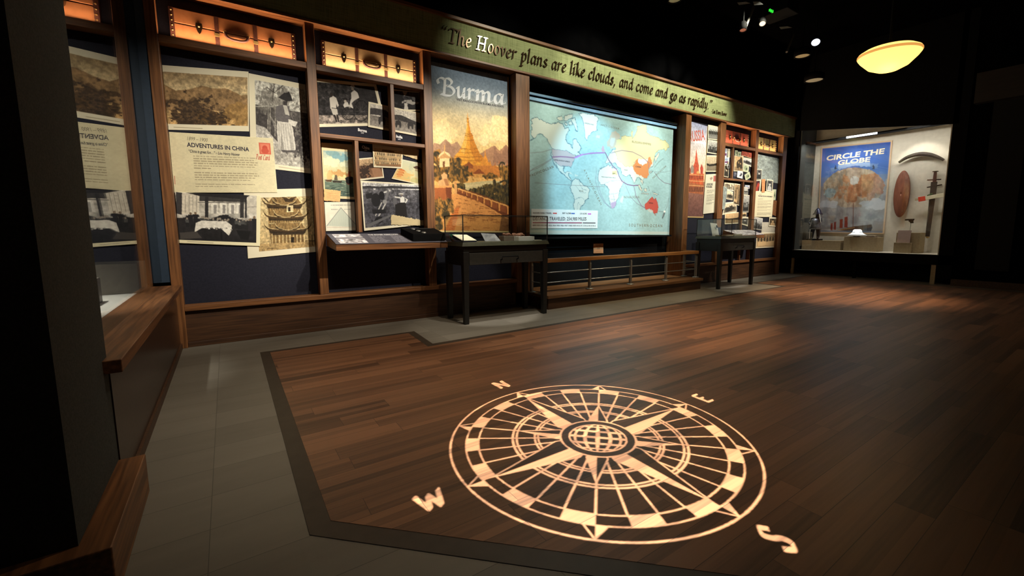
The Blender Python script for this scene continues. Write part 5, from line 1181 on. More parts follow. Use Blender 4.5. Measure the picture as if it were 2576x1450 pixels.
wp('land', 'small tan landscape print in the narrow slot', K2((610, 865), (708, 862), (702, 960), (600, 962)), 2, LR_, 9, 'sepia', group=gF)
wp('portrait', 'dark framed portrait at the foot of the narrow slot', K2((605, 968), (752, 962), (735, 1178), (590, 1130)), 3, LR_, 5, group=gF, border=.1)
# bay G
wp('mapscrap', 'large faded blue map under the olive suitcase', K3((205, 560), (745, 680), (722, 1280), (160, 1170)), 1, XG, 6, cat='map', name='wall_map', group=gG, border=0)
wp('portrait', 'grey portrait at the left edge of the faded map', K3((190, 925), (305, 935), (290, 1180), (165, 1180)), 2, XG, 7, group=gG)
def p_flag(p): p.frame(.02, .08, .22, .08); p.im = p.im; p.grad(0, 1, (60, 30, 40), (80, 34, 40)); p.poly([(0, .9), (.5, .2), (.75, .4), (.4, 1)], (176, 64, 48), .9); p.tex(.4, 12, 12, 3); p.clip = None
wall_print('photograph', 'dark red print at the left above the government sheet', 'photograph', K4((95, 25), (190, 15), (175, 205), (88, 210)), 3, p_flag, gG, XG, dens=.8)
wall_print('ribbon', 'tan award ribbon hanging over the top of the government sheet', 'ribbon', K4((197, 8), (255, 6), (245, 215), (196, 220)), 5, lambda p: (p.tex(.15, 6, 20, 3)), gG, XG, bg=(200, 140, 92), dens=.8)
wp('portrait', 'grey portrait at the top right of the government sheet', K4((280, 8), (380, 20), (365, 215), (265, 190)), 5, XG, 8, group=gG, border=.09)
def p_gtext(p):
    p.im[:] = (222, 214, 182); p.lines(.2, .11, .4, 1, .04, (150, 140, 120), 2, .5, .7); p.lines(.16, .29, .55, 1, .04, (120, 110, 96), 3, .5, .8)
    for k, n in ((.36, 3), (.47, 3), (.58, 3), (.71, 2), (.82, 4)): p.lines(.15, k, .9, n, .03, (140, 130, 110), int(k * 50), .5, .7)
gt = wall_print('text_card', 'tall cream sheet headed The Practice of Government', 'text card', K4((97, 205), (395, 190), (360, 610), (75, 605)), 4, p_gtext, 'text cards on the wall', XG, dens=.8)
wtext('THE PRACTICE OF GOVERNMENT', K4((140, 282))[0], K4((368, 296))[0], .038, M['ink'], gt, PANEL - .0035 * 4 - .001, bold=.015, name='heading')
wp('stamp', 'green stamped card right of the government sheet', K4((372, 168), (428, 170), (415, 340), (362, 340)), 2, XG, 13, cat='card', name='card', group=gG)
wall_print('fabric_swatch', 'rusty brown swatch right of the government sheet', 'swatch', K4((385, 345), (455, 350), (432, 605), (362, 570)), 2.5, lambda p: p.tex(.4, 20, 30, 3), gG, XG, bg=(128, 84, 52), dens=.8)
wp('people', 'grey crowd print below the government sheet', K4((75, 600), (215, 630), (200, 820), (60, 800)), 3, XG, 16, group=gG, border=.03)
wp('portrait', 'sepia portrait at the lower right under the olive suitcase', K4((318, 612), (430, 615), (425, 765), (310, 755)), 4, XG, 10, 'sepia', group=gG, border=.09)
wall_print('backing_sheet', 'blank grey-cream sheet between the crowd print and the seated group print', 'paper', K4((200, 690), (428, 690), (420, 890), (190, 885)), 1.5, lambda p: p.tex(.1, 20, 20, 3), gG, XG, bg=(190, 184, 168), dens=.9)
wp('seated', 'wide sepia print of a seated group, lowest on the end panel', K4((118, 860), (418, 850), (403, 1090), (100, 1105)), 3.4, XG, 12, 'sepia', group=gG, border=.03)
# ------------------------------------------------------------------ suitcases in the niches, each with a hidden warm strip light at its foot
def suitcase(label, x0, x1, c1, c2, glow, power):
    z0, z1, yf = 2.672, 2.925, 4.862
    cx = (x0 + x1) / 2; w = x1 - x0
    t = thing('suitcase', label, 'suitcase', (cx, 4.89, z0), 'suitcases in the lit niches')
    hide = surf('suitcase_hide', c1, c2, 30, rough=.5)
    sm = z0 + (z1 - z0) * .52
    MB().box(x0, x1, yf, 4.926, z0, sm - .002).build('body', hide, t, .006)
    MB().box(x0, x1, yf, 4.926, sm + .002, z1).build('lid', hide, t, .006)
    for a, b in ((x0 - .004, x0 + .03), (x1 - .03, x1 + .004)):
        e = MB().box(a, b, yf - .005, 4.9265, z0 + .001, z1 - .001).build('corner_band', M['leather'], t, .003)
        mb = MB()
        for k in range(6): mb.lathe([(.007, 0), (.006, .004), (0, .006)], ((a + b) / 2, yf - .005, z0 + .025 + k * (z1 - z0 - .05) / 5), (0, -1, 0), 10)
        mb.build('stud', M['brass'], e)
    for f in (.345, .655):
        x = x0 + w * f
        s_ = MB().box(x - .016, x + .016, yf - .006, yf + .01, z0 + .002, z1 - .002).build('strap', M['leather'], t, .002)
        MB().box(x - .02, x + .02, yf - .010, yf - .004, sm - .05, sm - .02).build('buckle', M['brass'], s_, .002)
    for f in (.21, .79):
        x = x0 + w * f
        l = MB().prism([(x + dx, yf - .004, sm + dz) for dx, dz in ((-.022, .03), (.022, .03), (.026, 0), (.012, -.045), (0, -.06), (-.012, -.045), (-.026, 0))], (0, -.012, 0)).build('latch', M['darkmetal'], t, .002)
        MB().lathe([(.008, 0), (.008, .006), (0, .008)], (x, yf - .016, sm), (0, -1, 0), 12).build('key_plate', M['brass'], l)
    h = [(cx + .085 * math.cos(a), yf - .03 + .012 * abs(math.cos(a)), sm - .005 - .055 * max(0, math.sin(a)) ** .6) for a in np.linspace(math.pi, 0, 13)]
    hd_ = MB().tube([(cx - .085, yf + .004, sm + .0)] + h + [(cx + .085, yf + .004, sm + .0)], .0115, 10).build('handle', M['leather'], t)
    for s_ in (-1, 1): MB().lathe([(.013, 0), (.013, .014), (0, .016)], (cx + s_ * .088, yf, sm + .004), (0, -1, 0), 14).build('handle_mount', M['brass'], t)
    area('niche_strip_light', (cx, 4.812, 2.666), (cx, 4.73, 2.90), w * 1.06, .012, power * (2.3 if x0 < 5 else 3.4), glow)
suitcase('orange-brown suitcase in the niche above the China bay', -.27, .675, (162, 106, 66), (170, 114, 74), (1, .62, .36), 3.2)
suitcase('pale tan suitcase in the niche above the steamer bay', .915, 1.885, (184, 156, 114), (192, 164, 122), (1, .68, .42), 3.0)
suitcase('red suitcase in the left of the two far niches', 8.03, 8.90, (118, 50, 34), (126, 58, 40), (1, .62, .38), 2.6)
suitcase('olive yellow suitcase in the right of the two far niches', 9.22, 10.03, (120, 106, 64), (128, 114, 72), (1, .74, .44), 2.4)

# ------------------------------------------------------------------ slanted reader shelf in the second bay, with its black push-button box
rd = thing('reader_shelf', 'slanted wooden reader shelf with a grey text panel below the steamer bay', 'shelf', (1.45, 4.62, .87))
MB().hexa([(.842, 4.788, .885), (2.06, 4.788, .885), (2.06, 4.50, .842), (.875, 4.50, .842), (.842, 4.788, 1.005), (2.06, 4.788, 1.005), (2.06, 4.50, .905), (.875, 4.50, .905)]).build('shelf', M['woodx'], rd, .004)
rq = [(.846, 4.775, 1.0025), (2.04, 4.775, 1.0025), (2.05, 4.495, .9055), (.876, 4.495, .9055)]
rpx = [(818, 583), (1078, 566), (1113, 608), (843, 613)]
def p_reader(p):
    p.im[:] = (96, 94, 104); p.tex(.06, 8, 8, 2)
    for (x0, y0, x1, y1), s_ in (((.04, .05, .27, .40), 3), ((.04, .48, .27, .95), 6)):
        p.rect(x0, y0, x1, y1, (196, 192, 196)); p.clip = ((p.x > x0) & (p.x < x1) & (p.y > y0 + .05) & (p.y < y1 - .04)).astype(float); p.tex(.9, 40, 16, s_); p.clip = None
    p.lines(.33, .30, .48, 9, .07, (170, 168, 176), 4, .4, .8); p.lines(.52, .30, .72, 9, .07, (170, 168, 176), 9, .4, .8)
print_mesh('text_panel', [Vector(v) + Vector((0, -.001, .004)) for v in rq], rpx, p_reader, (0, .3, -1), rd, .9)
nrm = (Vector(rq[1]) - Vector(rq[0])).cross(Vector(rq[3]) - Vector(rq[0])).normalized() * -1
def on_reader(u, v): 
    a = [Vector(v_) + Vector((0, -.001, .0048)) for v_ in rq]
    return (a[0] * (1 - u) + a[1] * u) * (1 - v) + (a[3] * (1 - u) + a[2] * u) * v
set_text('THE BOXER REBELLION', on_reader(.33, .2), on_reader(.60, .2), nrm, .04, M['whiteink'], rd, name='heading', bold=.03)
bx = thing('button_box', 'black push-button box with three round buttons on the reader shelf', 'control box', (1.86, 4.62, .95))
MB().hexa([(1.60, 4.73, .995), (2.02, 4.73, .995), (2.035, 4.51, .920), (1.66, 4.51, .920), (1.60, 4.73, 1.062), (2.0, 4.73, 1.062), (2.035, 4.51, 1.0), (1.66, 4.51, 1.0)]).build('housing', M['black'], bx, .004)
for x, y_, z in ((1.73, 4.69, 1.051), (1.765, 4.62, 1.031), (1.80, 4.55, 1.0115)):
    MB().lathe([(.024, -.004), (.024, .005), (.018, .008), (0, .009)], (x, y_, z), (0, -.21, .98), 20).build('button', M['steel'], bx)
MB().box(1.70, 1.95, 4.69, 4.715, 1.056, 1.061).build('label_strip', M['tablegrey'], bx)

# ------------------------------------------------------------------ two black display tables with glass hoods
def table(label, x0, x1, y0, y1):
    t = thing('display_table', label, 'display table', ((x0 + x1) / 2, (y0 + y1) / 2, 0), 'black display tables with glass hoods')
    for x in (x0 + .045, x1 - .045):
        for y_ in (y0 + .04, y1 - .04):
            MB().hexa([(x - .026, y_ - .026, 0), (x + .026, y_ - .026, 0), (x + .026, y_ + .026, 0), (x - .026, y_ + .026, 0), (x - .035, y_ - .035, .80), (x + .035, y_ - .035, .80), (x + .035, y_ + .035, .80), (x - .035, y_ + .035, .80)]).build('leg', M['tableblack'], t, .003)
    mb = MB(); mb.box(x0 + .02, x1 - .02, y0 + .02, y1 - .02, .795, .862); mb.box(x0 + .02, x0 + .05, y0 + .08, y1 - .08, .65, .795); mb.box(x1 - .05, x1 - .02, y0 + .08, y1 - .08, .65, .795); mb.box(x0 + .08, x1 - .08, y1 - .05, y1 - .02, .65, .795)
    mb.build('apron', M['tableblack'], t, .003)
    d = MB().box(x0 + .085, x1 - .085, y0 + .012, y0 + .035, .655, .787).build('drawer', M['tablegrey'], t, .003)
    xc = (x0 + x1) / 2 + .01
    MB().tube([(xc - .11, y0 + .012, .70), (xc - .11, y0 - .018, .705), (xc - .11, y0 - .018, .735), (xc + .11, y0 - .018, .735), (xc + .11, y0 - .018, .705), (xc + .11, y0 + .012, .70)], .006, 8).build('handle', M['black'], d)
    MB().hexa([(x0 - .005, y0 - .005, .862), (x1 + .005, y0 - .005, .862), (x1 + .005, y1 + .005, .862), (x0 - .005, y1 + .005, .862), (x0 + .01, y0 + .01, .905), (x1 - .01, y0 + .01, .905), (x1 - .01, y1 - .01, .905), (x0 + .01, y1 - .01, .905)]).build('top_rim', M['rim'], t, .002)
    a, b, c, d_ = x0 + .015, x1 - .015, y0 + .015, y1 - .015
    for nm, q in (('pane_front', (a, b, c, c + .006)), ('pane_back', (a, b, d_ - .006, d_)), ('pane_side', (a, a + .006, c + .006, d_ - .006)), ('pane_side', (b - .006, b, c + .006, d_ - .006))):
        MB().box(*q, .905, 1.195).build(nm, M['glass'], t)
    MB().box(a, b, c, d_, 1.195, 1.201).build('pane_top', M['glass'], t)
    mb = MB(); r = .0045
    for x in (a, b):
        for y_ in (c, d_): mb.box(x - r, x + r, y_ - r, y_ + r, .904, 1.202)
        mb.box(x - r, x + r, c, d_, 1.194, 1.2025)
    for y_ in (c, d_): mb.box(a, b, y_ - r, y_ + r, 1.194, 1.2025)
    mb.build('glass_edging', M['tableblack'], t)
    return t
table('black display table with glass hood in front of the golden temple poster', 2.085, 3.255, 4.18, 4.67)
table('black display table with glass hood in front of the red cathedral poster', 6.90, 8.045, 4.14, 4.63)
def item(name, label, cat, mb, mat, group=None, bevel=.001):
    return tag(mb.build(name, mat if not isinstance(mat, str) else M[mat], None, bevel), label, cat, group)
T1 = .9062
_q = [at_y(1163.5, 606.3, 4.245), at_y(1199, 605.6, 4.245), at_y(1174, 591.5, 4.50), at_y(1137.5, 591.5, 4.50)]
item('open_booklet', 'bright cream page propped on a slant at the left of the nearer glass hood', 'booklet', MB().prism([Vector((v.x, v.y, max(v.z, T1 + .002))) for v in _q], (0, 0, .004)), 'paper', bevel=0)
item('booklet_prop', 'dark wedge under the slanted cream page', 'prop', MB().hexa([(v.x, v.y, T1) for v in _q] + [(v.x, v.y, max(v.z - .002, T1 + .001)) for v in _q]), 'ink', bevel=0)
item('green_bowl', 'green rounded bowl at the back left of the nearer glass hood', 'bowl', MB().lathe([(0, 0), (.03, 0), (.05, .03), (.06, .085), (.054, .085), (.044, .03), (0, .012)], (2.18, 4.577, T1), n=28), surf('green_glaze', (40, 92, 70), (46, 100, 76), 12, rough=.3), bevel=0)
item('standing_print', 'grey standing print behind the cream page in the nearer glass hood', 'print', MB().hexa([(2.52, 4.46, T1), (2.70, 4.40, T1), (2.70, 4.406, T1), (2.52, 4.466, T1), (2.50, 4.52, 1.0), (2.66, 4.47, .99), (2.66, 4.476, .99), (2.50, 4.526, 1.0)]), surf('grey_print', (150, 148, 150), (90, 88, 92), 14), bevel=0)
item('specimen_block', 'grey block at the middle of the nearer glass hood', 'block', MB().box(2.72, 2.92, 4.36, 4.48, T1, .965), surf('grey_block', (120, 104, 92), (130, 114, 100), 20))
item('specimen_plinth', 'white plinth right of the grey block in the nearer glass hood', 'plinth', MB().box(2.85, 3.08, 4.24, 4.34, T1, .957), 'white')
def knob(cx, cy, z, L, R):
    return MB().tube([(cx - L + 2 * L * t, cy + .008 * math.sin(t * 9), z + R * (.9 + .25 * math.sin(t * 11))) for t in np.linspace(0, 1, 11)], [R * (.35 + .65 * math.sin(math.pi * (.08 + .84 * t)) * (1 + .2 * math.sin(t * 17))) for t in np.linspace(0, 1, 11)], 10)
rock = surf('brown_stone', (110, 70, 50), (140, 96, 72), 30, rough=.8)
item('carved_stone', 'long brown carved stone lying behind the white plinth', 'carving', knob(2.98, 4.44, T1 + .036, .09, .03), rock, bevel=0)
item('stone_fragment', 'small brown stone on the grey block', 'stone', knob(2.80, 4.42, .966, .06, .018), rock, bevel=0)
item('paper_slip', 'thin white slip at the right front of the nearer glass hood', 'paper', MB().box(3.06, 3.19, 4.24, 4.30, T1, .914), 'paper')
item('photo_riser', 'long low cream riser across the farther glass hood', 'riser', MB().box(6.98, 7.62, 4.22, 4.30, T1, .926), 'tan')
item('document_block', 'cream document block at the middle of the farther glass hood', 'document', MB().box(7.40, 7.66, 4.20, 4.215, T1, .938), 'paper')
rd2 = thing('reader_shelf', 'slanted wooden reader shelf with a pale engraved panel behind the farther glass hood', 'shelf', (8.6, 4.62, .87))
MB().hexa([(8.02, 4.788, .885), (9.05, 4.788, .885), (9.05, 4.50, .842), (8.11, 4.50, .842), (8.02, 4.788, 1.005), (9.05, 4.788, 1.005), (9.05, 4.50, .905), (8.11, 4.50, .905)]).build('shelf', M['woodx'], rd2, .004)
def p_engr(p): p.im[:] = (176, 172, 178); p.tex(.5, 10, 5, 3); p.tex(.4, 30, 14, 7); p.rect(.3, .02, .75, .16, (226, 222, 222), .9); p.lines(.62, .3, .95, 6, .1, (96, 92, 100), 5, .4, .7)  # white bar is the highlight along the back edge, painted in
print_mesh('text_panel', [(8.03, 4.775, 1.0055), (9.04, 4.775, 1.0055), (9.045, 4.505, .9115), (8.112, 4.505, .9115)], [(1818, 577), (1894, 578), (1930, 589), (1866, 590)], p_engr, (0, .3, -1), rd2, .6)
tl = item('title_card', 'white upright letter with a dark seal standing in the farther glass hood', 'letter', MB().hexa([(7.06, 4.40, T1), (7.20, 4.36, T1), (7.20, 4.366, T1), (7.06, 4.406, T1), (7.05, 4.45, 1.14), (7.19, 4.41, 1.125), (7.19, 4.416, 1.125), (7.05, 4.456, 1.14)]), 'white', bevel=0)
MB().prism([(7.145, 4.386, 1.05), (7.175, 4.377, 1.05), (7.173, 4.389, 1.085), (7.158, 4.394, 1.10), (7.143, 4.398, 1.085)], (0, -.003, 0)).build('seal', M['ink'], tl)
item('dark_placard', 'dark placard with a faint crest standing at the back of the farther glass hood', 'placard', MB().box(7.32, 7.62, 4.585, 4.592, T1, 1.06), 'ink', bevel=0)
spot('hood_fill_far', (7.9, 3.7, 4.2), (7.6, 4.42, .96), 420, (1, .96, .92), 17, .5, .03)  # unseen fill light added to brighten the contents of the farther hood
spot('hood_fill', (2.6, 3.9, 4.0), (2.6, 4.4, .9), 330, (1, .95, .85), 20, .4, .03)  # added fill without a fixture, lifts the papers under the nearer hood

# ------------------------------------------------------------------ big lit case on the right
CX, BX = 10.7, 11.44
vc = thing('wall_showcase', 'large black-framed lit wall showcase at the far end of the room', 'showcase', (11.0, 3.45, 0))
MB().box(CX, 11.60, 2.20, 4.70, .50, .545).build('case_floor', M['cream'], vc)
MB().box(BX, 11.60, 2.24, 4.66, .545, 3.35).build('back_panel', M['cream'], vc)
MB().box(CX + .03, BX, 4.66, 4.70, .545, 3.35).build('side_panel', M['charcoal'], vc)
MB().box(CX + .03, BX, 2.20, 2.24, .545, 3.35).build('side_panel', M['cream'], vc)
MB().box(CX + .03, 11.6, 2.20, 4.70, 3.35, 3.40).build('case_top', M['cream'], vc)
MB().prism([(CX - .02, 4.74, 3.19), (CX - .02, 2.14, 2.835), (CX - .02, 2.14, 4.7), (CX - .02, 4.74, 4.7)], (.05, 0, 0)).build('fascia', M['black'], vc)
MB().box(CX - .02, CX + .03, 4.685, 4.85, .12, 4.7).build('frame_post', M['black'], vc)
MB().box(CX - .02, CX + .03, 2.02, 2.215, .12, 4.7).build('frame_post', M['black'], vc)
MB().box(CX - .02, CX + .06, 2.02, 4.85, .36, .54).build('sill_rail', M['black'], vc)
MB().box(CX + .35, CX + .40, 2.02, 4.85, .0, .40).build('plinth', M['black'], vc)
for y0, y1 in ((4.64, 4.69), (2.235, 2.30), (3.45, 3.50)):
    MB().box(CX, CX + .05, y0, y1, .0, .36).build('leg', M['tan'] if y1 != 3.50 else M['black'], vc)
MB().box(CX + .031, CX + .037, 2.215, 4.685, .545, 3.2).build('glass_pane', M['glass'], vc)
lb_ = MB().box(10.92, 10.99, 2.24, 4.66, 2.90, 2.945).build('light_bar', M['black'], vc)
MB().box(10.912, 10.92, 3.36, 3.88, 2.905, 2.94).build('lit_lens', emit('white_led_lens', (235, 240, 255), 7), lb_)
area('showcase_strip', (10.80, 3.45, 2.895), (11.3, 3.45, 1.2), 2.2, .05, 20, (1, .96, .9))
spot('showcase_spot_right', (10.80, 2.75, 3.2), (BX, 2.75, 1.75), 44, (1, .93, .82), 60, .35, .01)
spot('showcase_spot_left', (10.80, 3.85, 3.2), (BX, 3.9, 1.7), 30, (.98, .97, 1), 70, .6, .01)
cpx = pxs(c7R, (282, 300), (874, 240), (803, 1020), (250, 1010))
def p_globe(p):
    Q = lambda pts, c, al=1: p.poly(pts, c, al, c7R)
    p.grad(0, .35, (52, 88, 168), (84, 122, 190)); p.grad(.35, .6, (104, 126, 170), (150, 148, 150)); p.grad(.6, 1, (150, 148, 150), (150, 142, 136)); p.tex(.04, 10, 14, 3); p.warp(.012, 40)
    for x, y_, rx, ry, s_ in ((340, 780, .3, .1, 2), (760, 740, .25, .1, 3), (540, 860, .5, .1, 4), (330, 700, .2, .1, 5), (800, 660, .15, .1, 6), (500, 920, .6, .06, 7)):
        a, b = p.T([(x, y_)], c7R)[0]; p.blob(a, b, rx, ry, (168, 166, 166), .8, 7, s_, .95, c2=(136, 134, 136))
    pts = [(552 + 252 * math.cos(t), 640 + 165 * math.sin(t) - .04 * 252 * math.cos(t)) for t in np.linspace(0, 6.2832, 60)]
    Q(pts, (176, 158, 138)); m = p.inpoly(p.T(pts, c7R)).astype(float); p.clip = m
    a, b = p.T([(400, 620)], c7R)[0]; p.blob(a, b, .25, .14, (146, 138, 124), .9, 8, 12, c2=(176, 150, 122)); a, b = p.T([(650, 650)], c7R)[0]; p.blob(a, b, .34, .15, (170, 116, 82), .8, 8, 5, c2=(186, 140, 102)); a, b = p.T([(560, 590)], c7R)[0]; p.blob(a, b, .06, .05, (196, 196, 190), .7, 8, 6); a, b = p.T([(360, 690)], c7R)[0]; p.blob(a, b, .1, .06, (150, 168, 172), .6, 8, 7)
    for k in range(9): p.line([(300 + k * 62, 480), (330 + k * 56, 640), (300 + k * 62, 810)], .003, (120, 96, 78), .5, c7R)
    p.tex(.25, 24, 30, 9); p.clip = None
    a, b = p.T([(330, 780)], c7R)[0]; p.blob(a, b, .2, .05, (186, 188, 194), .8, 8, 9, .9); a, b = p.T([(750, 770)], c7R)[0]; p.blob(a, b, .18, .06, (196, 196, 200), .8, 8, 8, .9); a, b = p.T([(650, 770)], c7R)[0]; p.blob(a, b, .12, .04, (182, 184, 190), .8, 8, 13, .9)
    Q([(425, 452), (555, 420), (690, 430), (690, 470), (560, 458), (428, 490)], (150, 176, 214)); Q([(360, 480), (425, 470), (425, 500), (372, 510)], (108, 138, 186)); Q([(690, 440), (760, 440), (745, 480), (690, 475)], (108, 138, 186))
    for x in (405, 715): Q([(x - 12, 490), (x, 450), (x + 16, 490)], (60, 70, 90))
    p.nowarp()
    for x0, x1, t_, b_ in ((362, 380, 932, 990), (388, 408, 922, 985), (437, 463, 900, 970), (476, 504, 880, 965)): Q([(x0, b_), (x0 + 3, t_), (x1 + 1, t_ - 4), (x1, b_)], (140, 58, 42))
    Q([(300, 1030), (420, 985), (560, 955), (700, 940), (708, 965), (690, 1010), (480, 1012)], (84, 60, 44)); Q([(300, 1035), (440, 1005), (560, 985), (640, 990), (640, 1020)], (40, 46, 56)); p.line([(330, 1015), (440, 985), (560, 965)], .008, (190, 140, 80), .9, c7R); Q([(640, 975), (706, 962), (692, 1010), (640, 1008)], (52, 40, 44)); p.line([(552, 770), (548, 965)], .006, (110, 66, 48), 1, c7R); p.nowarp(); p.rect(0, .965, 1, 1, (120, 132, 150), .7)
    for (x0, y0, x1, y1) in ((0, 0, .022, 1), (.978, 0, 1, 1), (0, 0, 1, .018), (0, .984, 1, 1)): p.rect(x0, y0, x1, y1, (214, 184, 150))
PX = BX - .02
gp = print_mesh('travel_poster', [at_x(*q_, PX) for q_ in cpx], cpx, p_globe, (1, 0, 0), None, 1.2, thick=.018)
tag(gp, 'blue framed poster with a globe above a steamship, lettered Circle the Globe', 'poster')
def xt(body, a, b, h, mat, parent, X, **kw): return set_text(body, at_x(*a, X), at_x(*b, X), (-1, 0, 0), h, mat, parent, **kw)
M['posterink'] = surf('cream_poster_ink', (232, 222, 196), (236, 228, 204), 20, rough=.7)
t1, t2 = pxs(c7R, (326, 410), (808, 350)); xt('CIRCLE THE', t1, t2, .15, M['posterink'], gp, PX - .001, bold=.035, shear=.08)
t1, t2 = pxs(c7R, (420, 446), (690, 416)); xt('GLOBE', t1, t2, .135, M['posterink'], gp, PX - .001, bold=.035, shear=.08)
def riser(label, x0, x1, y0, y1, z1): return item('display_riser', label, 'riser', MB().box(x0, x1, y0, y1, .5455, z1), 'tan', 'risers in the lit showcase')
riser('low tan riser under the dark figurine in the lit showcase', 11.0, 11.36, 3.86, 4.62, .757)
riser('taller tan riser under the white hat in the lit showcase', 11.0, 11.36, 3.22, 3.80, .847)
riser('tan riser with a framed text card, below the pistol in the lit showcase', 11.0, 11.34, 2.57, 2.925, .938)
lc_ = item('text_card', 'small mauve text card leaning on the riser below the pistol', 'text card', MB().hexa([(10.955, 2.70, .745), (10.955, 2.90, .745), (10.965, 2.90, .745), (10.965, 2.70, .745), (10.985, 2.70, .985), (10.985, 2.90, .985), (10.995, 2.90, .985), (10.995, 2.70, .985)]), surf('mauve_card', (176, 150, 142), (182, 156, 148), 20), bevel=0)
item('display_riser', 'small tan block carrying the leaning text card', 'riser', MB().box(10.90, 10.996, 2.67, 2.925, .5455, .744), 'tan', 'risers in the lit showcase')
# figurine: dark armoured standing figure, one skinned body with clothing as children
fg = thing('figurine', 'dark carved figurine of a standing warrior on the low tan riser', 'figurine', (11.14, 4.42, .758))
dk = surf('dark_bronze', (34, 36, 44), (46, 50, 62), 14, rough=.3, metal=.3)
def skin(name, verts, edges, radii, mat, parent, sub=2):
    me = bpy.data.meshes.new(name); me.from_pydata(verts, edges, [])
    me.materials.append(mat)
    o = link(name, me, parent)
    sk = o.modifiers.new('skin', 'SKIN'); sk.use_smooth_shade = True
    for v, r in zip(me.skin_vertices[0].data, radii): v.radius = (r, r) if not isinstance(r, tuple) else r
    me.skin_vertices[0].data[0].use_root = True
    ss = o.modifiers.new('sub', 'SUBSURF'); ss.levels = ss.render_levels = sub
    return o
b0 = Vector((11.14, 4.42, .79)); F = lambda x, y_, z: tuple(b0 + Vector((x, y_, z)))
V = [F(0, 0, .27), F(0, 0, .36), F(0, -.01, .44), F(0, -.01, .49), F(0, -.025, .545), F(-.01, -.03, .575),
     F(0, .05, .25), F(0, .06, .13), F(0, .06, .03), F(-.05, .055, .015), F(0, -.06, .25), F(0, -.065, .13), F(0, -.065, .03), F(-.05, -.07, .015),
     F(0, .085, .45), F(-.03, .13, .36), F(-.06, .09, .33), F(0, -.095, .45), F(-.05, -.12, .38), F(-.08, -.10, .45)]
E_ = [(0, 1), (1, 2), (2, 3), (3, 4), (4, 5), (0, 6), (6, 7), (7, 8), (8, 9), (0, 10), (10, 11), (11, 12), (12, 13), (2, 14), (14, 15), (15, 16), (2, 17), (17, 18), (18, 19)]
Rr = [.065, .07, .065, .03, .05, .04, .05, .042, .03, .02, .05, .042, .03, .02, .035, .028, .02, .035, .028, .022]
skin('body', V, E_, Rr, dk, fg)
sk_ = MB(); sk_.lathe([(.075, .16), (.085, .12), (.095, .05), (.12, -.03), (.112, -.03), (.085, .05)], F(0, 0, .25), n=24); sk_.build('armour_skirt', surf('pale_steel_armour', (120, 124, 136), (150, 154, 166), 30, rough=.35, metal=.5), fg)
MB().lathe([(.0, .14), (.02, .125), (.055, .085), (.072, .03), (.098, -.005), (.096, -.014), (.06, .0), (0, .02)], F(0, -.025, .565), n=24).build('helmet', surf('blue_black_helmet', (28, 32, 58), (60, 66, 92), 16, rough=.25, metal=.4), fg)
MB().lathe([(.062, -.07), (.078, 0), (.06, .06), (0, .085)], F(-.035, .0, .40), (-1, 0, .1), 20).build('chest_plate', surf('steel_chest', (110, 114, 128), (140, 146, 160), 20, rough=.3, metal=.5), fg)
MB().box(11.04, 11.23, 4.29, 4.56, .758, .79).build('base', M['black'], fg, .004)
MB().tube([F(-.09, -.13, .37), F(-.085, -.09, .56)], .012, 8).build('scroll', M['white'], fg)
# white hat
ht = thing('sun_hat', 'white brimmed hat on the taller tan riser', 'hat', (11.14, 3.62, .848))
hb = MB(); hb.lathe([(.0, .04), (.05, .04), (.06, .0), (0, 0)], (11.14, 3.62, .848), n=20); hb.build('stand', M['tan'], ht)
mh = MB(); mh.lathe([(0, .195), (.05, .192), (.075, .175), (.085, .135), (.10, .11), (.135, .09), (.175, .06), (.168, .055), (.12, .075), (.09, .085), (0, .17)], (11.14, 3.62, .812), n=32); mh.build('hat_body', surf('white_felt', (244, 246, 250), (248, 250, 252), 30, rough=.8), ht)
MB().lathe([(.092, .118), (.089, .137), (.085, .137), (.088, .118)], (11.14, 3.62, .812), n=32).build('hat_band', M['steel'], ht)
spot('hat_fill', (10.86, 3.62, 2.8), (11.14, 3.62, .95), 300, (.95, .98, 1), 9, .4, .005)  # added fill with no fixture of its own, whitens the hat
bk = thing('open_book', 'thin dark book lying beside the white hat on the taller riser', 'book', (11.14, 3.40, .848))
MB().hexa([(11.04, 3.29, .848), (11.04, 3.43, .848), (11.22, 3.43, .848), (11.22, 3.29, .848), (11.04, 3.29, .867), (11.04, 3.43, .860), (11.22, 3.43, .860), (11.22, 3.29, .867)]).build('cover', M['leather'], bk, .002)
MB().box(11.05, 11.21, 3.30, 3.42, .8675, .874).build('pages', M['paper'], bk)
# wall-hung weapons
XW = 11.36
def curve_pts(pts): return [at_x(*q_, XW) for q_ in pxs(c7R, *smooth_path(pts, 5))]
bw = curve_pts([(926, 425), (985, 388), (1050, 365), (1120, 355), (1190, 362), (1250, 382), (1300, 405)])
nb = len(bw)
item('boomerang', 'long curved dark wooden boomerang hung high in the showcase', 'boomerang', MB().tube(bw, [.012 + .028 * math.sin(math.pi * (.1 + .8 * i / (nb - 1))) for i in range(nb)], 10), surf('dark_carved_wood', (66, 54, 44), (80, 66, 54), 30, rough=.5), bevel=0)
sc0, sc1 = at_x(*pxs(c7R, (968, 492))[0], XW), at_x(*pxs(c7R, (930, 880))[0], XW)
mid = (sc0 + sc1) / 2; ax = (sc0 - sc1); hl = ax.length / 2; az = ax.normalized(); ay = az.cross(Vector((1, 0, 0))).normalized()
mb = MB(); vs = []; fs = []; nr_, nc_ = 9, 28
for i in range(nr_):
    rr = i / (nr_ - 1)
    for k in range(nc_):
        an = 2 * math.pi * k / nc_
        p_ = mid + az * (hl * rr * math.sin(an)) + ay * (.122 * rr * math.cos(an)); p_.x = XW + .02 - .05 * (1 - rr * rr); vs.append(p_)
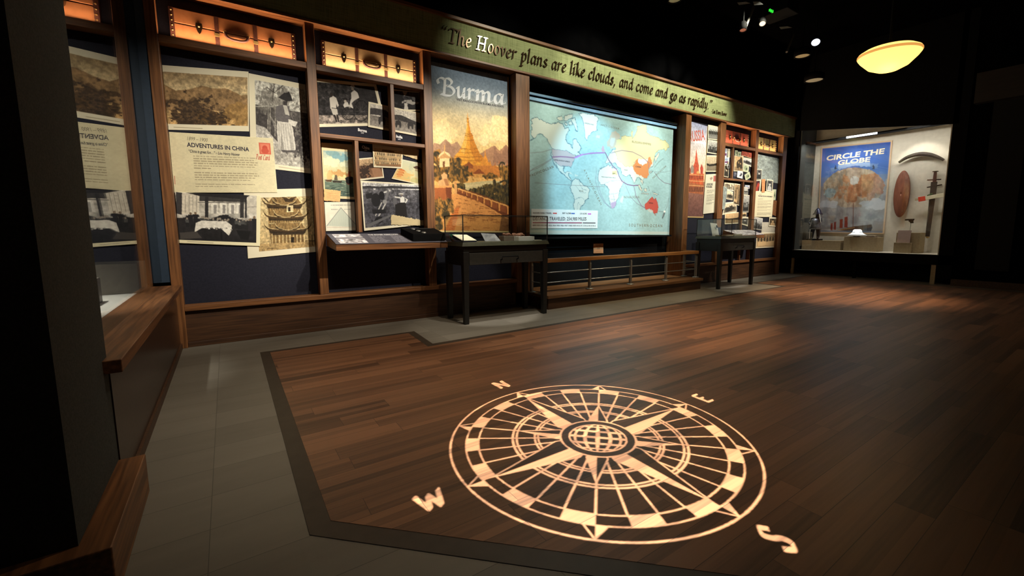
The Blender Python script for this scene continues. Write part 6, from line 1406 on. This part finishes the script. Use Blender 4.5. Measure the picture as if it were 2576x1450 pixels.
for i in range(nr_ - 1):
    for k in range(nc_): l = (k + 1) % nc_; fs.append((i * nc_ + k, i * nc_ + l, (i + 1) * nc_ + l, (i + 1) * nc_ + k))
mb.add(vs, fs, True)
sh = item('shield', 'long oval reddish-brown wooden shield beside the globe poster', 'shield', mb, surf('red_brown_wood', (120, 66, 48), (136, 80, 58), 24, (1, 1, .3), rough=.55), bevel=0)
sh.modifiers.new('solid', 'SOLIDIFY').thickness = .012
sw = thing('sword', 'long upright dark sword with crossbars at the right of the showcase', 'sword', at_x(*pxs(c7R, (1165, 1040))[0], XW))
A, B = at_x(*pxs(c7R, (1222, 585))[0], XW), at_x(*pxs(c7R, (1165, 1040))[0], XW)
MB().hexa([A + Vector((-.012, -.045, 0)), A + Vector((-.012, .05, 0)), A + Vector((.012, .05, 0)), A + Vector((.012, -.045, 0)), B + Vector((-.008, -.03, 0)), B + Vector((-.008, .035, 0)), B + Vector((.008, .035, 0)), B + Vector((.008, -.03, 0))]).build('scabbard', surf('dark_scabbard', (58, 46, 38), (72, 58, 48), 20, rough=.4), sw, .006)
A2 = at_x(*pxs(c7R, (1230, 502))[0], XW)
MB().tube([A, A * .5 + A2 * .5, A2], [.03, .026, .022], 12).build('grip', M['leather'], sw)
MB().lathe([(.045, 0), (.045, .012), (0, .014)], A2, (0, 0, 1), 16).build('pommel', M['darkmetal'], sw)
for (a, b) in (((1162, 571), (1278, 565)), ((1160, 632), (1285, 608))):
    MB().tube([at_x(*q_, XW) for q_ in pxs(c7R, a, b)], .012, 10).build('crossbar', M['darkmetal'], sw)
MB().tube([B, B + Vector((0, .003, -.03))], [.034, .015], 10).build('tip', M['brass'], sw)
st = thing('dagger', 'pale sheathed dagger with a red band laid across the sword', 'dagger', at_x(*pxs(c7R, (1180, 715))[0], XW - .05))
def seg(a, b, r, nm, mat):
    pa, pb = [at_x(*q_, XW - .05) for q_ in pxs(c7R, a, b)]
    d_ = (pb - pa).normalized(); u = d_.cross(Vector((1, 0, 0))).normalized() * r
    MB().prism([pa - u, pb - u, pb + u, pa + u], (.016, 0, 0)).build(nm, mat, st, .003)
ivory = surf('ivory_sheath', (206, 194, 164), (214, 204, 176), 30, rough=.5)
seg((1060, 733), (1087, 728), .022, 'cap', M['tan']); seg((1087, 732), (1146, 722), .045, 'red_band', surf('red_lacquer', (206, 66, 44), (212, 74, 50), 20, rough=.4)); seg((1146, 722), (1240, 704), .036, 'sheath', ivory); seg((1240, 704), (1302, 694), .040, 'handle', ivory)
seg((1160, 700), (1205, 684), .012, 'green_tassel', surf('green_cord', (70, 88, 48), (80, 98, 54), 40))
gn = thing('pistol', 'small dark pistol held on a thin rod above the tan riser', 'pistol', at_x(*pxs(c7R, (1010, 905))[0], 11.0))
gpts = [at_x(*q_, 11.0) for q_ in pxs(cF1, *[(0, 0)])]
cg = (10.36, 2200, 520)
gpts = [at_x(*q_, 11.12) for q_ in pxs(cg, (778, 350), (800, 326), (930, 320), (1030, 318), (1032, 345), (1005, 370), (1010, 432), (930, 436), (918, 405), (885, 392), (885, 362), (800, 368))]
MB().prism(gpts, (.03, 0, 0)).build('frame', M['darkmetal'], gn, .003)
mg = (gpts[7] + gpts[8]) / 2
MB().tube([(11.135, mg.y - .01, .939), (11.135, mg.y - .01, gpts[7].z + .012)], .003, 6).build('rod', M['steel'], gn)

# ------------------------------------------------------------------ dim far right: grey wall panel, dark beam
struct(MB().box(10.72, 10.78, -3, 2.02, 0, 4.7).build('wall_far_right', M['blackwall']))
wpnl = tag(MB().box(10.66, 10.72, 1.34, 1.74, .31, 3.4).build('wall_panel', surf('dark_wall_fabric', (30, 30, 31), (38, 38, 38), 160, rough=.9, spec=.1)), 'tall charcoal panel on the dark wall right of the lit showcase', 'panel')
bm_ = tag(MB().box(10.5, 10.66, -1.2, 1.95, 3.10, 3.58).build('soffit_beam', wood('umber_beam', (26, 17, 12), (36, 24, 18), 'y', .7)), 'dark brown boxed beam high at the right edge of the room', 'beam')
struct(MB().box(10.69, 10.72, -3, 2.02, 0, .12).build('baseboard_right', M['base']))

# ------------------------------------------------------------------ ceiling things
lx, ly, lz = 6.5, 1.955, 2.86
pn = thing('pendant_lamp', 'glowing cream glass schoolhouse pendant lamp hanging from the dark ceiling', 'pendant lamp', (lx, ly, 4.7))
M['lampglass'] = emit('opal_glass', (255, 206, 112), 1.75)
MB().lathe([(0, -.02), (.10, .0), (.19, .045), (.265, .125), (.292, .165), (.285, .178), (.295, .19)], (lx, ly, lz), n=40).build('bowl', M['lampglass'], pn)
MB().lathe([(.295, .19), (.288, .205), (.24, .235), (.14, .255), (.05, .262)], (lx, ly, lz), n=40).build('upper_glass', M['lampglass'], pn)
MB().lathe([(.292, .165), (.299, .178), (.297, .192), (.290, .186)], (lx, ly, lz), n=40).build('rim_line', emit('amber_rim', (230, 160, 80), 1.0), pn)
MB().lathe([(.05, .258), (.05, .29), (.02, .31), (.012, .33), (.012, 1.80), (.06, 1.82), (.06, 1.838), (0, 1.838)], (lx, ly, lz), n=16).build('stem', M['black'], pn)
pl = bpy.data.lights.new('pendant_glow', 'POINT'); pl.energy = 8; pl.color = (1, .72, .36); pl.shadow_soft_size = .2
plo = bpy.data.objects.new('pendant_glow', pl); COL.objects.link(plo); plo.location = (lx, ly, lz - .25)
def track_head(label, px, py, z, size, tilt, face, strength, col, deep=.14):
    p = at_z(px, py, z); d = Vector(tilt).normalized()
    t = thing('track_spotlight', label, 'spotlight', p, 'track spotlights on the dark ceiling')
    MB().lathe([(0, -deep), (size * .7, -deep), (size, -deep * .7), (size, 0), (size * .86, 0), (size * .86, -.012)], p, d, 20).build('barrel', M['black'], t)
    MB().lathe([(size * .86, -.012), (0, -.010)], p, d, 20).build('lens', emit('lens_' + face, col, strength), t)
    MB().tube([p - d * deep * .6, (p.x, p.y, 4.45), (p.x, p.y, 4.69)], .012, 8).build('arm', M['black'], t)
toeye = lambda px, py: (-ray(px, py)).normalized()
def aim(px, py, k=.5): v = toeye(px, py); return (v.x * k, v.y * k, -1)
track_head('small track spotlight with a warm glowing face high in the ceiling', 1918, 60, 4.2, .05, aim(1918, 60, .8), 'warm', 2.5, (255, 206, 160))
track_head('track spotlight with a cold white face above the pendant lamp', 2052, 107, 4.2, .075, aim(2052, 107, 1), 'cold', 2.0, (225, 235, 255))
track_head('dim track spotlight with a rust red rim at the foot of the tilted rod', 1869, 77, 4.1, .055, aim(1869, 77, .3), 'red', .2, (230, 140, 110))
track_head('dim grey track spotlight face lower left of the cold white one', 2018, 142, 4.1, .13, (0, 0, -1), 'grey', .035, (200, 190, 150))
track_head('dim grey downlight face nearest the header end', 2048, 203, 3.9, .17, (0, 0, -1), 'grey2', .03, (190, 188, 170))
track_head('dim grey downlight face cut by the top of the frame above the header', 1697, 2, 4.1, .09, (0, 0, -1), 'grey3', .05, (200, 190, 150))
def flag(label, px, py, z, w, h):
    p = at_z(px, py, z); v = toeye(px, py); r = Vector((v.y, -v.x, 0)).normalized(); u = Vector((0, 0, 1))
    pts = [p - r * w, p + r * w * .7 + u * h * .2, p + r * w + u * h, p - r * w * .3 + u * h * .7]
    o = MB().prism(pts, v * -.01).build('light_shutter', surf('grey_metal_flap', (150, 150, 150), (160, 160, 160), 20, rough=.5)); tag(o, label, 'shutter', 'metal shutters on ceiling lights')
    o2 = MB().tube([pts[3], (pts[3].x, pts[3].y, 4.69)], .006, 6).build('hanger', M['black'], o)
flag('pale metal shutter left of the tilted rod at the top of the ceiling', 1871, 12, 4.3, .09, .05); flag('pale metal shutter right of the tilted rod at the top of the ceiling', 1907, 14, 4.3, .07, .07); flag('pale metal shutter midway between the warm and the cold spotlights', 1976, 73, 4.2, .09, .05)
pj = thing('ceiling_projector', 'black ceiling projector with three small green indicator lights', 'projector', at_z(1945, 22, 4.4))
pp = at_z(1945, 22, 4.4)
MB().box(pp.x - .02, pp.x + .34, pp.y - .22, pp.y + .22, 4.33, 4.5).build('housing', M['black'], pj, .01)
MB().tube([(pp.x + .15, pp.y, 4.5), (pp.x + .15, pp.y, 4.69)], .02, 8).build('mount', M['black'], pj)
for k in range(3):
    g_ = at_x(1936.5 + 3.5 * k, 25.5 + 1.8 * k, pp.x - .022); MB().box(pp.x - .026, pp.x - .02, g_.y - .013, g_.y + .013, g_.z - .018, g_.z + .018).build('indicator', emit('green_led', (60, 255, 70), .7), pj)
def rod(label, a, b, za, zb, r=.018):
    A_, B_ = at_z(*a, za), at_z(*b, zb)
    o = MB().tube([A_, B_], r, 10).build('ceiling_rod', surf('dull_grey_conduit', (96, 94, 90), (110, 108, 104), 20, rough=.5)); tag(o, label, 'rod', 'grey conduit rods on the ceiling')
rod('tilted grey rod rising from the rust red spotlight', (1873, 76), (1898, 12), 4.12, 4.62); rod('tilted grey rod left of the dim grey spotlight face', (1979, 131), (1996, 88), 4.1, 4.5)

# ------------------------------------------------------------------ gobo projector: a pierced steel disc in a lantern throws the compass on the floor
GC = Vector((1.475, 1.49, .004)); GR = .735; LP = Vector((1.475, 1.49, 4.45)); GD = .42
def compass(x, y_):
    r = np.hypot(x, y_); th = np.arctan2(x, y_); n = 2 * np.pi
    lit = np.zeros(x.shape, bool)
    ring = lambda a, b: (r > a) & (r < b)
    lit |= ring(.990, 1.003) | ring(.890, .900) | ring(.807, .818)
    lit |= ring(.808, .898) & ((np.floor(th / n * 32 + .0) % 2) == 0)
    sp = np.abs(((th / n * 32 + .5) % 1) - .5) * n / 32 * r
    lit |= (sp < .0065) & ring(.30, .81)
    for a, b in ((.548, .562), (.574, .590), (.402, .414), (.424, .438)): lit |= ring(a, b)
    for k in range(8):                                  # arrow heads between the two outer rings
        t = th - k * n / 8; t = (t + np.pi) % n - np.pi; b = r * np.sin(t); a = r * np.cos(t)
        w = (1.0 - a) * .62; ins = (a > .895) & (a < 1.0) & (np.abs(b) < w)
        lit |= ins & ((b < 0) | (np.abs(b) > w - .012))
    def star(off, tip, ab, wb):
        nonlocal lit
        for k in range(4):
            t = th - off - k * n / 4; t = (t + np.pi) % n - np.pi; b = r * np.sin(t); a = r * np.cos(t)
            w = np.where(a > ab, wb * (tip - a) / (tip - ab), wb * np.clip(a / ab, 0, 1))
            ins = (a > 0) & (a < tip) & (np.abs(b) < w)
            sg = (-1, 1, 1, -1)[k]
            lit = np.where(ins, (b * sg > .002) | (np.abs(b) > w - .011), lit)
    star(n / 8, .56, .27, .072); star(0, .86, .27, .128)
    lit = np.where(r < .262, r > .248, lit)
    glb = r < .198
    ca, sa = math.cos(.78), math.sin(.78)
    u = (x * ca - y_ * sa) / .198; v = (x * sa + y_ * ca) / .198
    mer = u / np.sqrt(np.clip(1 - v * v, .02, 1)); lat = np.arcsin(np.clip(v, -1, 1)) / (np.pi / 2); lon = np.arcsin(np.clip(mer, -1, 1)) / (np.pi / 2)
    gl = (np.abs(((lon * 3.5 + .5) % 1) - .5) < .16) | (np.abs(((lat * 3.5 + .5) % 1) - .5) < .16) | (r > .186)
    return np.where(glb, gl, lit)
GN = 760; GE = 1.42
xs = (np.arange(GN) + .5) / GN * 2 * GE - GE
gx, gy = np.meshgrid(xs, xs)
pat = compass(gx, gy)
def letter_mask(ch, cx, cy, h, rot=0):
    polys, adv = nib_quads(ch, nib=.34, shear=.0, pen_h=.1)
    for pl in polys:
        q = [(cx + (x - adv / 2) * h * math.cos(rot) - (y_ - .75) * h * math.sin(rot), cy + (x - adv / 2) * h * math.sin(rot) + (y_ - .75) * h * math.cos(rot)) for x, y_ in pl]
        m = np.ones(gx.shape, bool); s0 = 0
        for (x0, y0), (x1, y1) in zip(q, q[1:] + q[:1]):
            m &= ((x1 - x0) * (gy - y0) - (y1 - y0) * (gx - x0)) >= 0
        pat[m] = True
letter_mask('N', 0, 1.24, .105); letter_mask('E', 1.22, 0, .10); letter_mask('S', 0, -1.17, .105); letter_mask('W', -1.2, 0, .095)
zpl = LP.z - GD; k = GD / (LP.z - GC.z)
sx = lambda c: LP.x + (c * GR) * k; sy_ = lambda c: LP.y + (c * GR) * k
cell = 2 * GE / GN; V = []; Fq = []
for j in range(GN):
    row = ~pat[j]; d = np.diff(np.concatenate([[0], row.astype(int), [0]])); st_, en = np.where(d == 1)[0], np.where(d == -1)[0]
    for a, b in zip(st_, en):
        x0, x1 = sx(-GE + a * cell), sx(-GE + b * cell); y0, y1 = sy_(-GE + j * cell), sy_(-GE + (j + 1) * cell)
        n_ = len(V); V += [(x0, y0, zpl), (x1, y0, zpl), (x1, y1, zpl), (x0, y1, zpl)]; Fq.append((n_, n_ + 1, n_ + 2, n_ + 3))
gj = thing('compass_projector', 'black ceiling lantern that throws the lit compass onto the wooden floor', 'projector', (LP.x, LP.y, 4.7))
me = bpy.data.meshes.new('pierced_disc'); me.from_pydata(V, [], Fq); me.materials.append(M['black']); link('pierced_disc', me, gj)
hw = GE * GR * k
mb = MB()
for q in ((-1, 0), (1, 0), (0, -1), (0, 1)):
    mb.box(LP.x + (q[0] * (hw + .004) - (.004 if q[0] else hw + .008)), LP.x + (q[0] * (hw + .004) + (.004 if q[0] else hw + .008)), LP.y + (q[1] * (hw + .004) - (.004 if q[1] else hw + .008)), LP.y + (q[1] * (hw + .004) + (.004 if q[1] else hw + .008)), zpl - .03, LP.z + .05)
mb.box(LP.x - hw - .008, LP.x + hw + .008, LP.y - hw - .008, LP.y + hw + .008, LP.z + .05, LP.z + .07)
mb.tube([(LP.x, LP.y, LP.z + .07), (LP.x, LP.y, 4.699)], .02, 8)
mb.build('housing', M['black'], gj)
g = spot('compass_lamp', LP, (LP.x, LP.y, 0), 6500, (1, .93, .79), 34, .05, .0005)
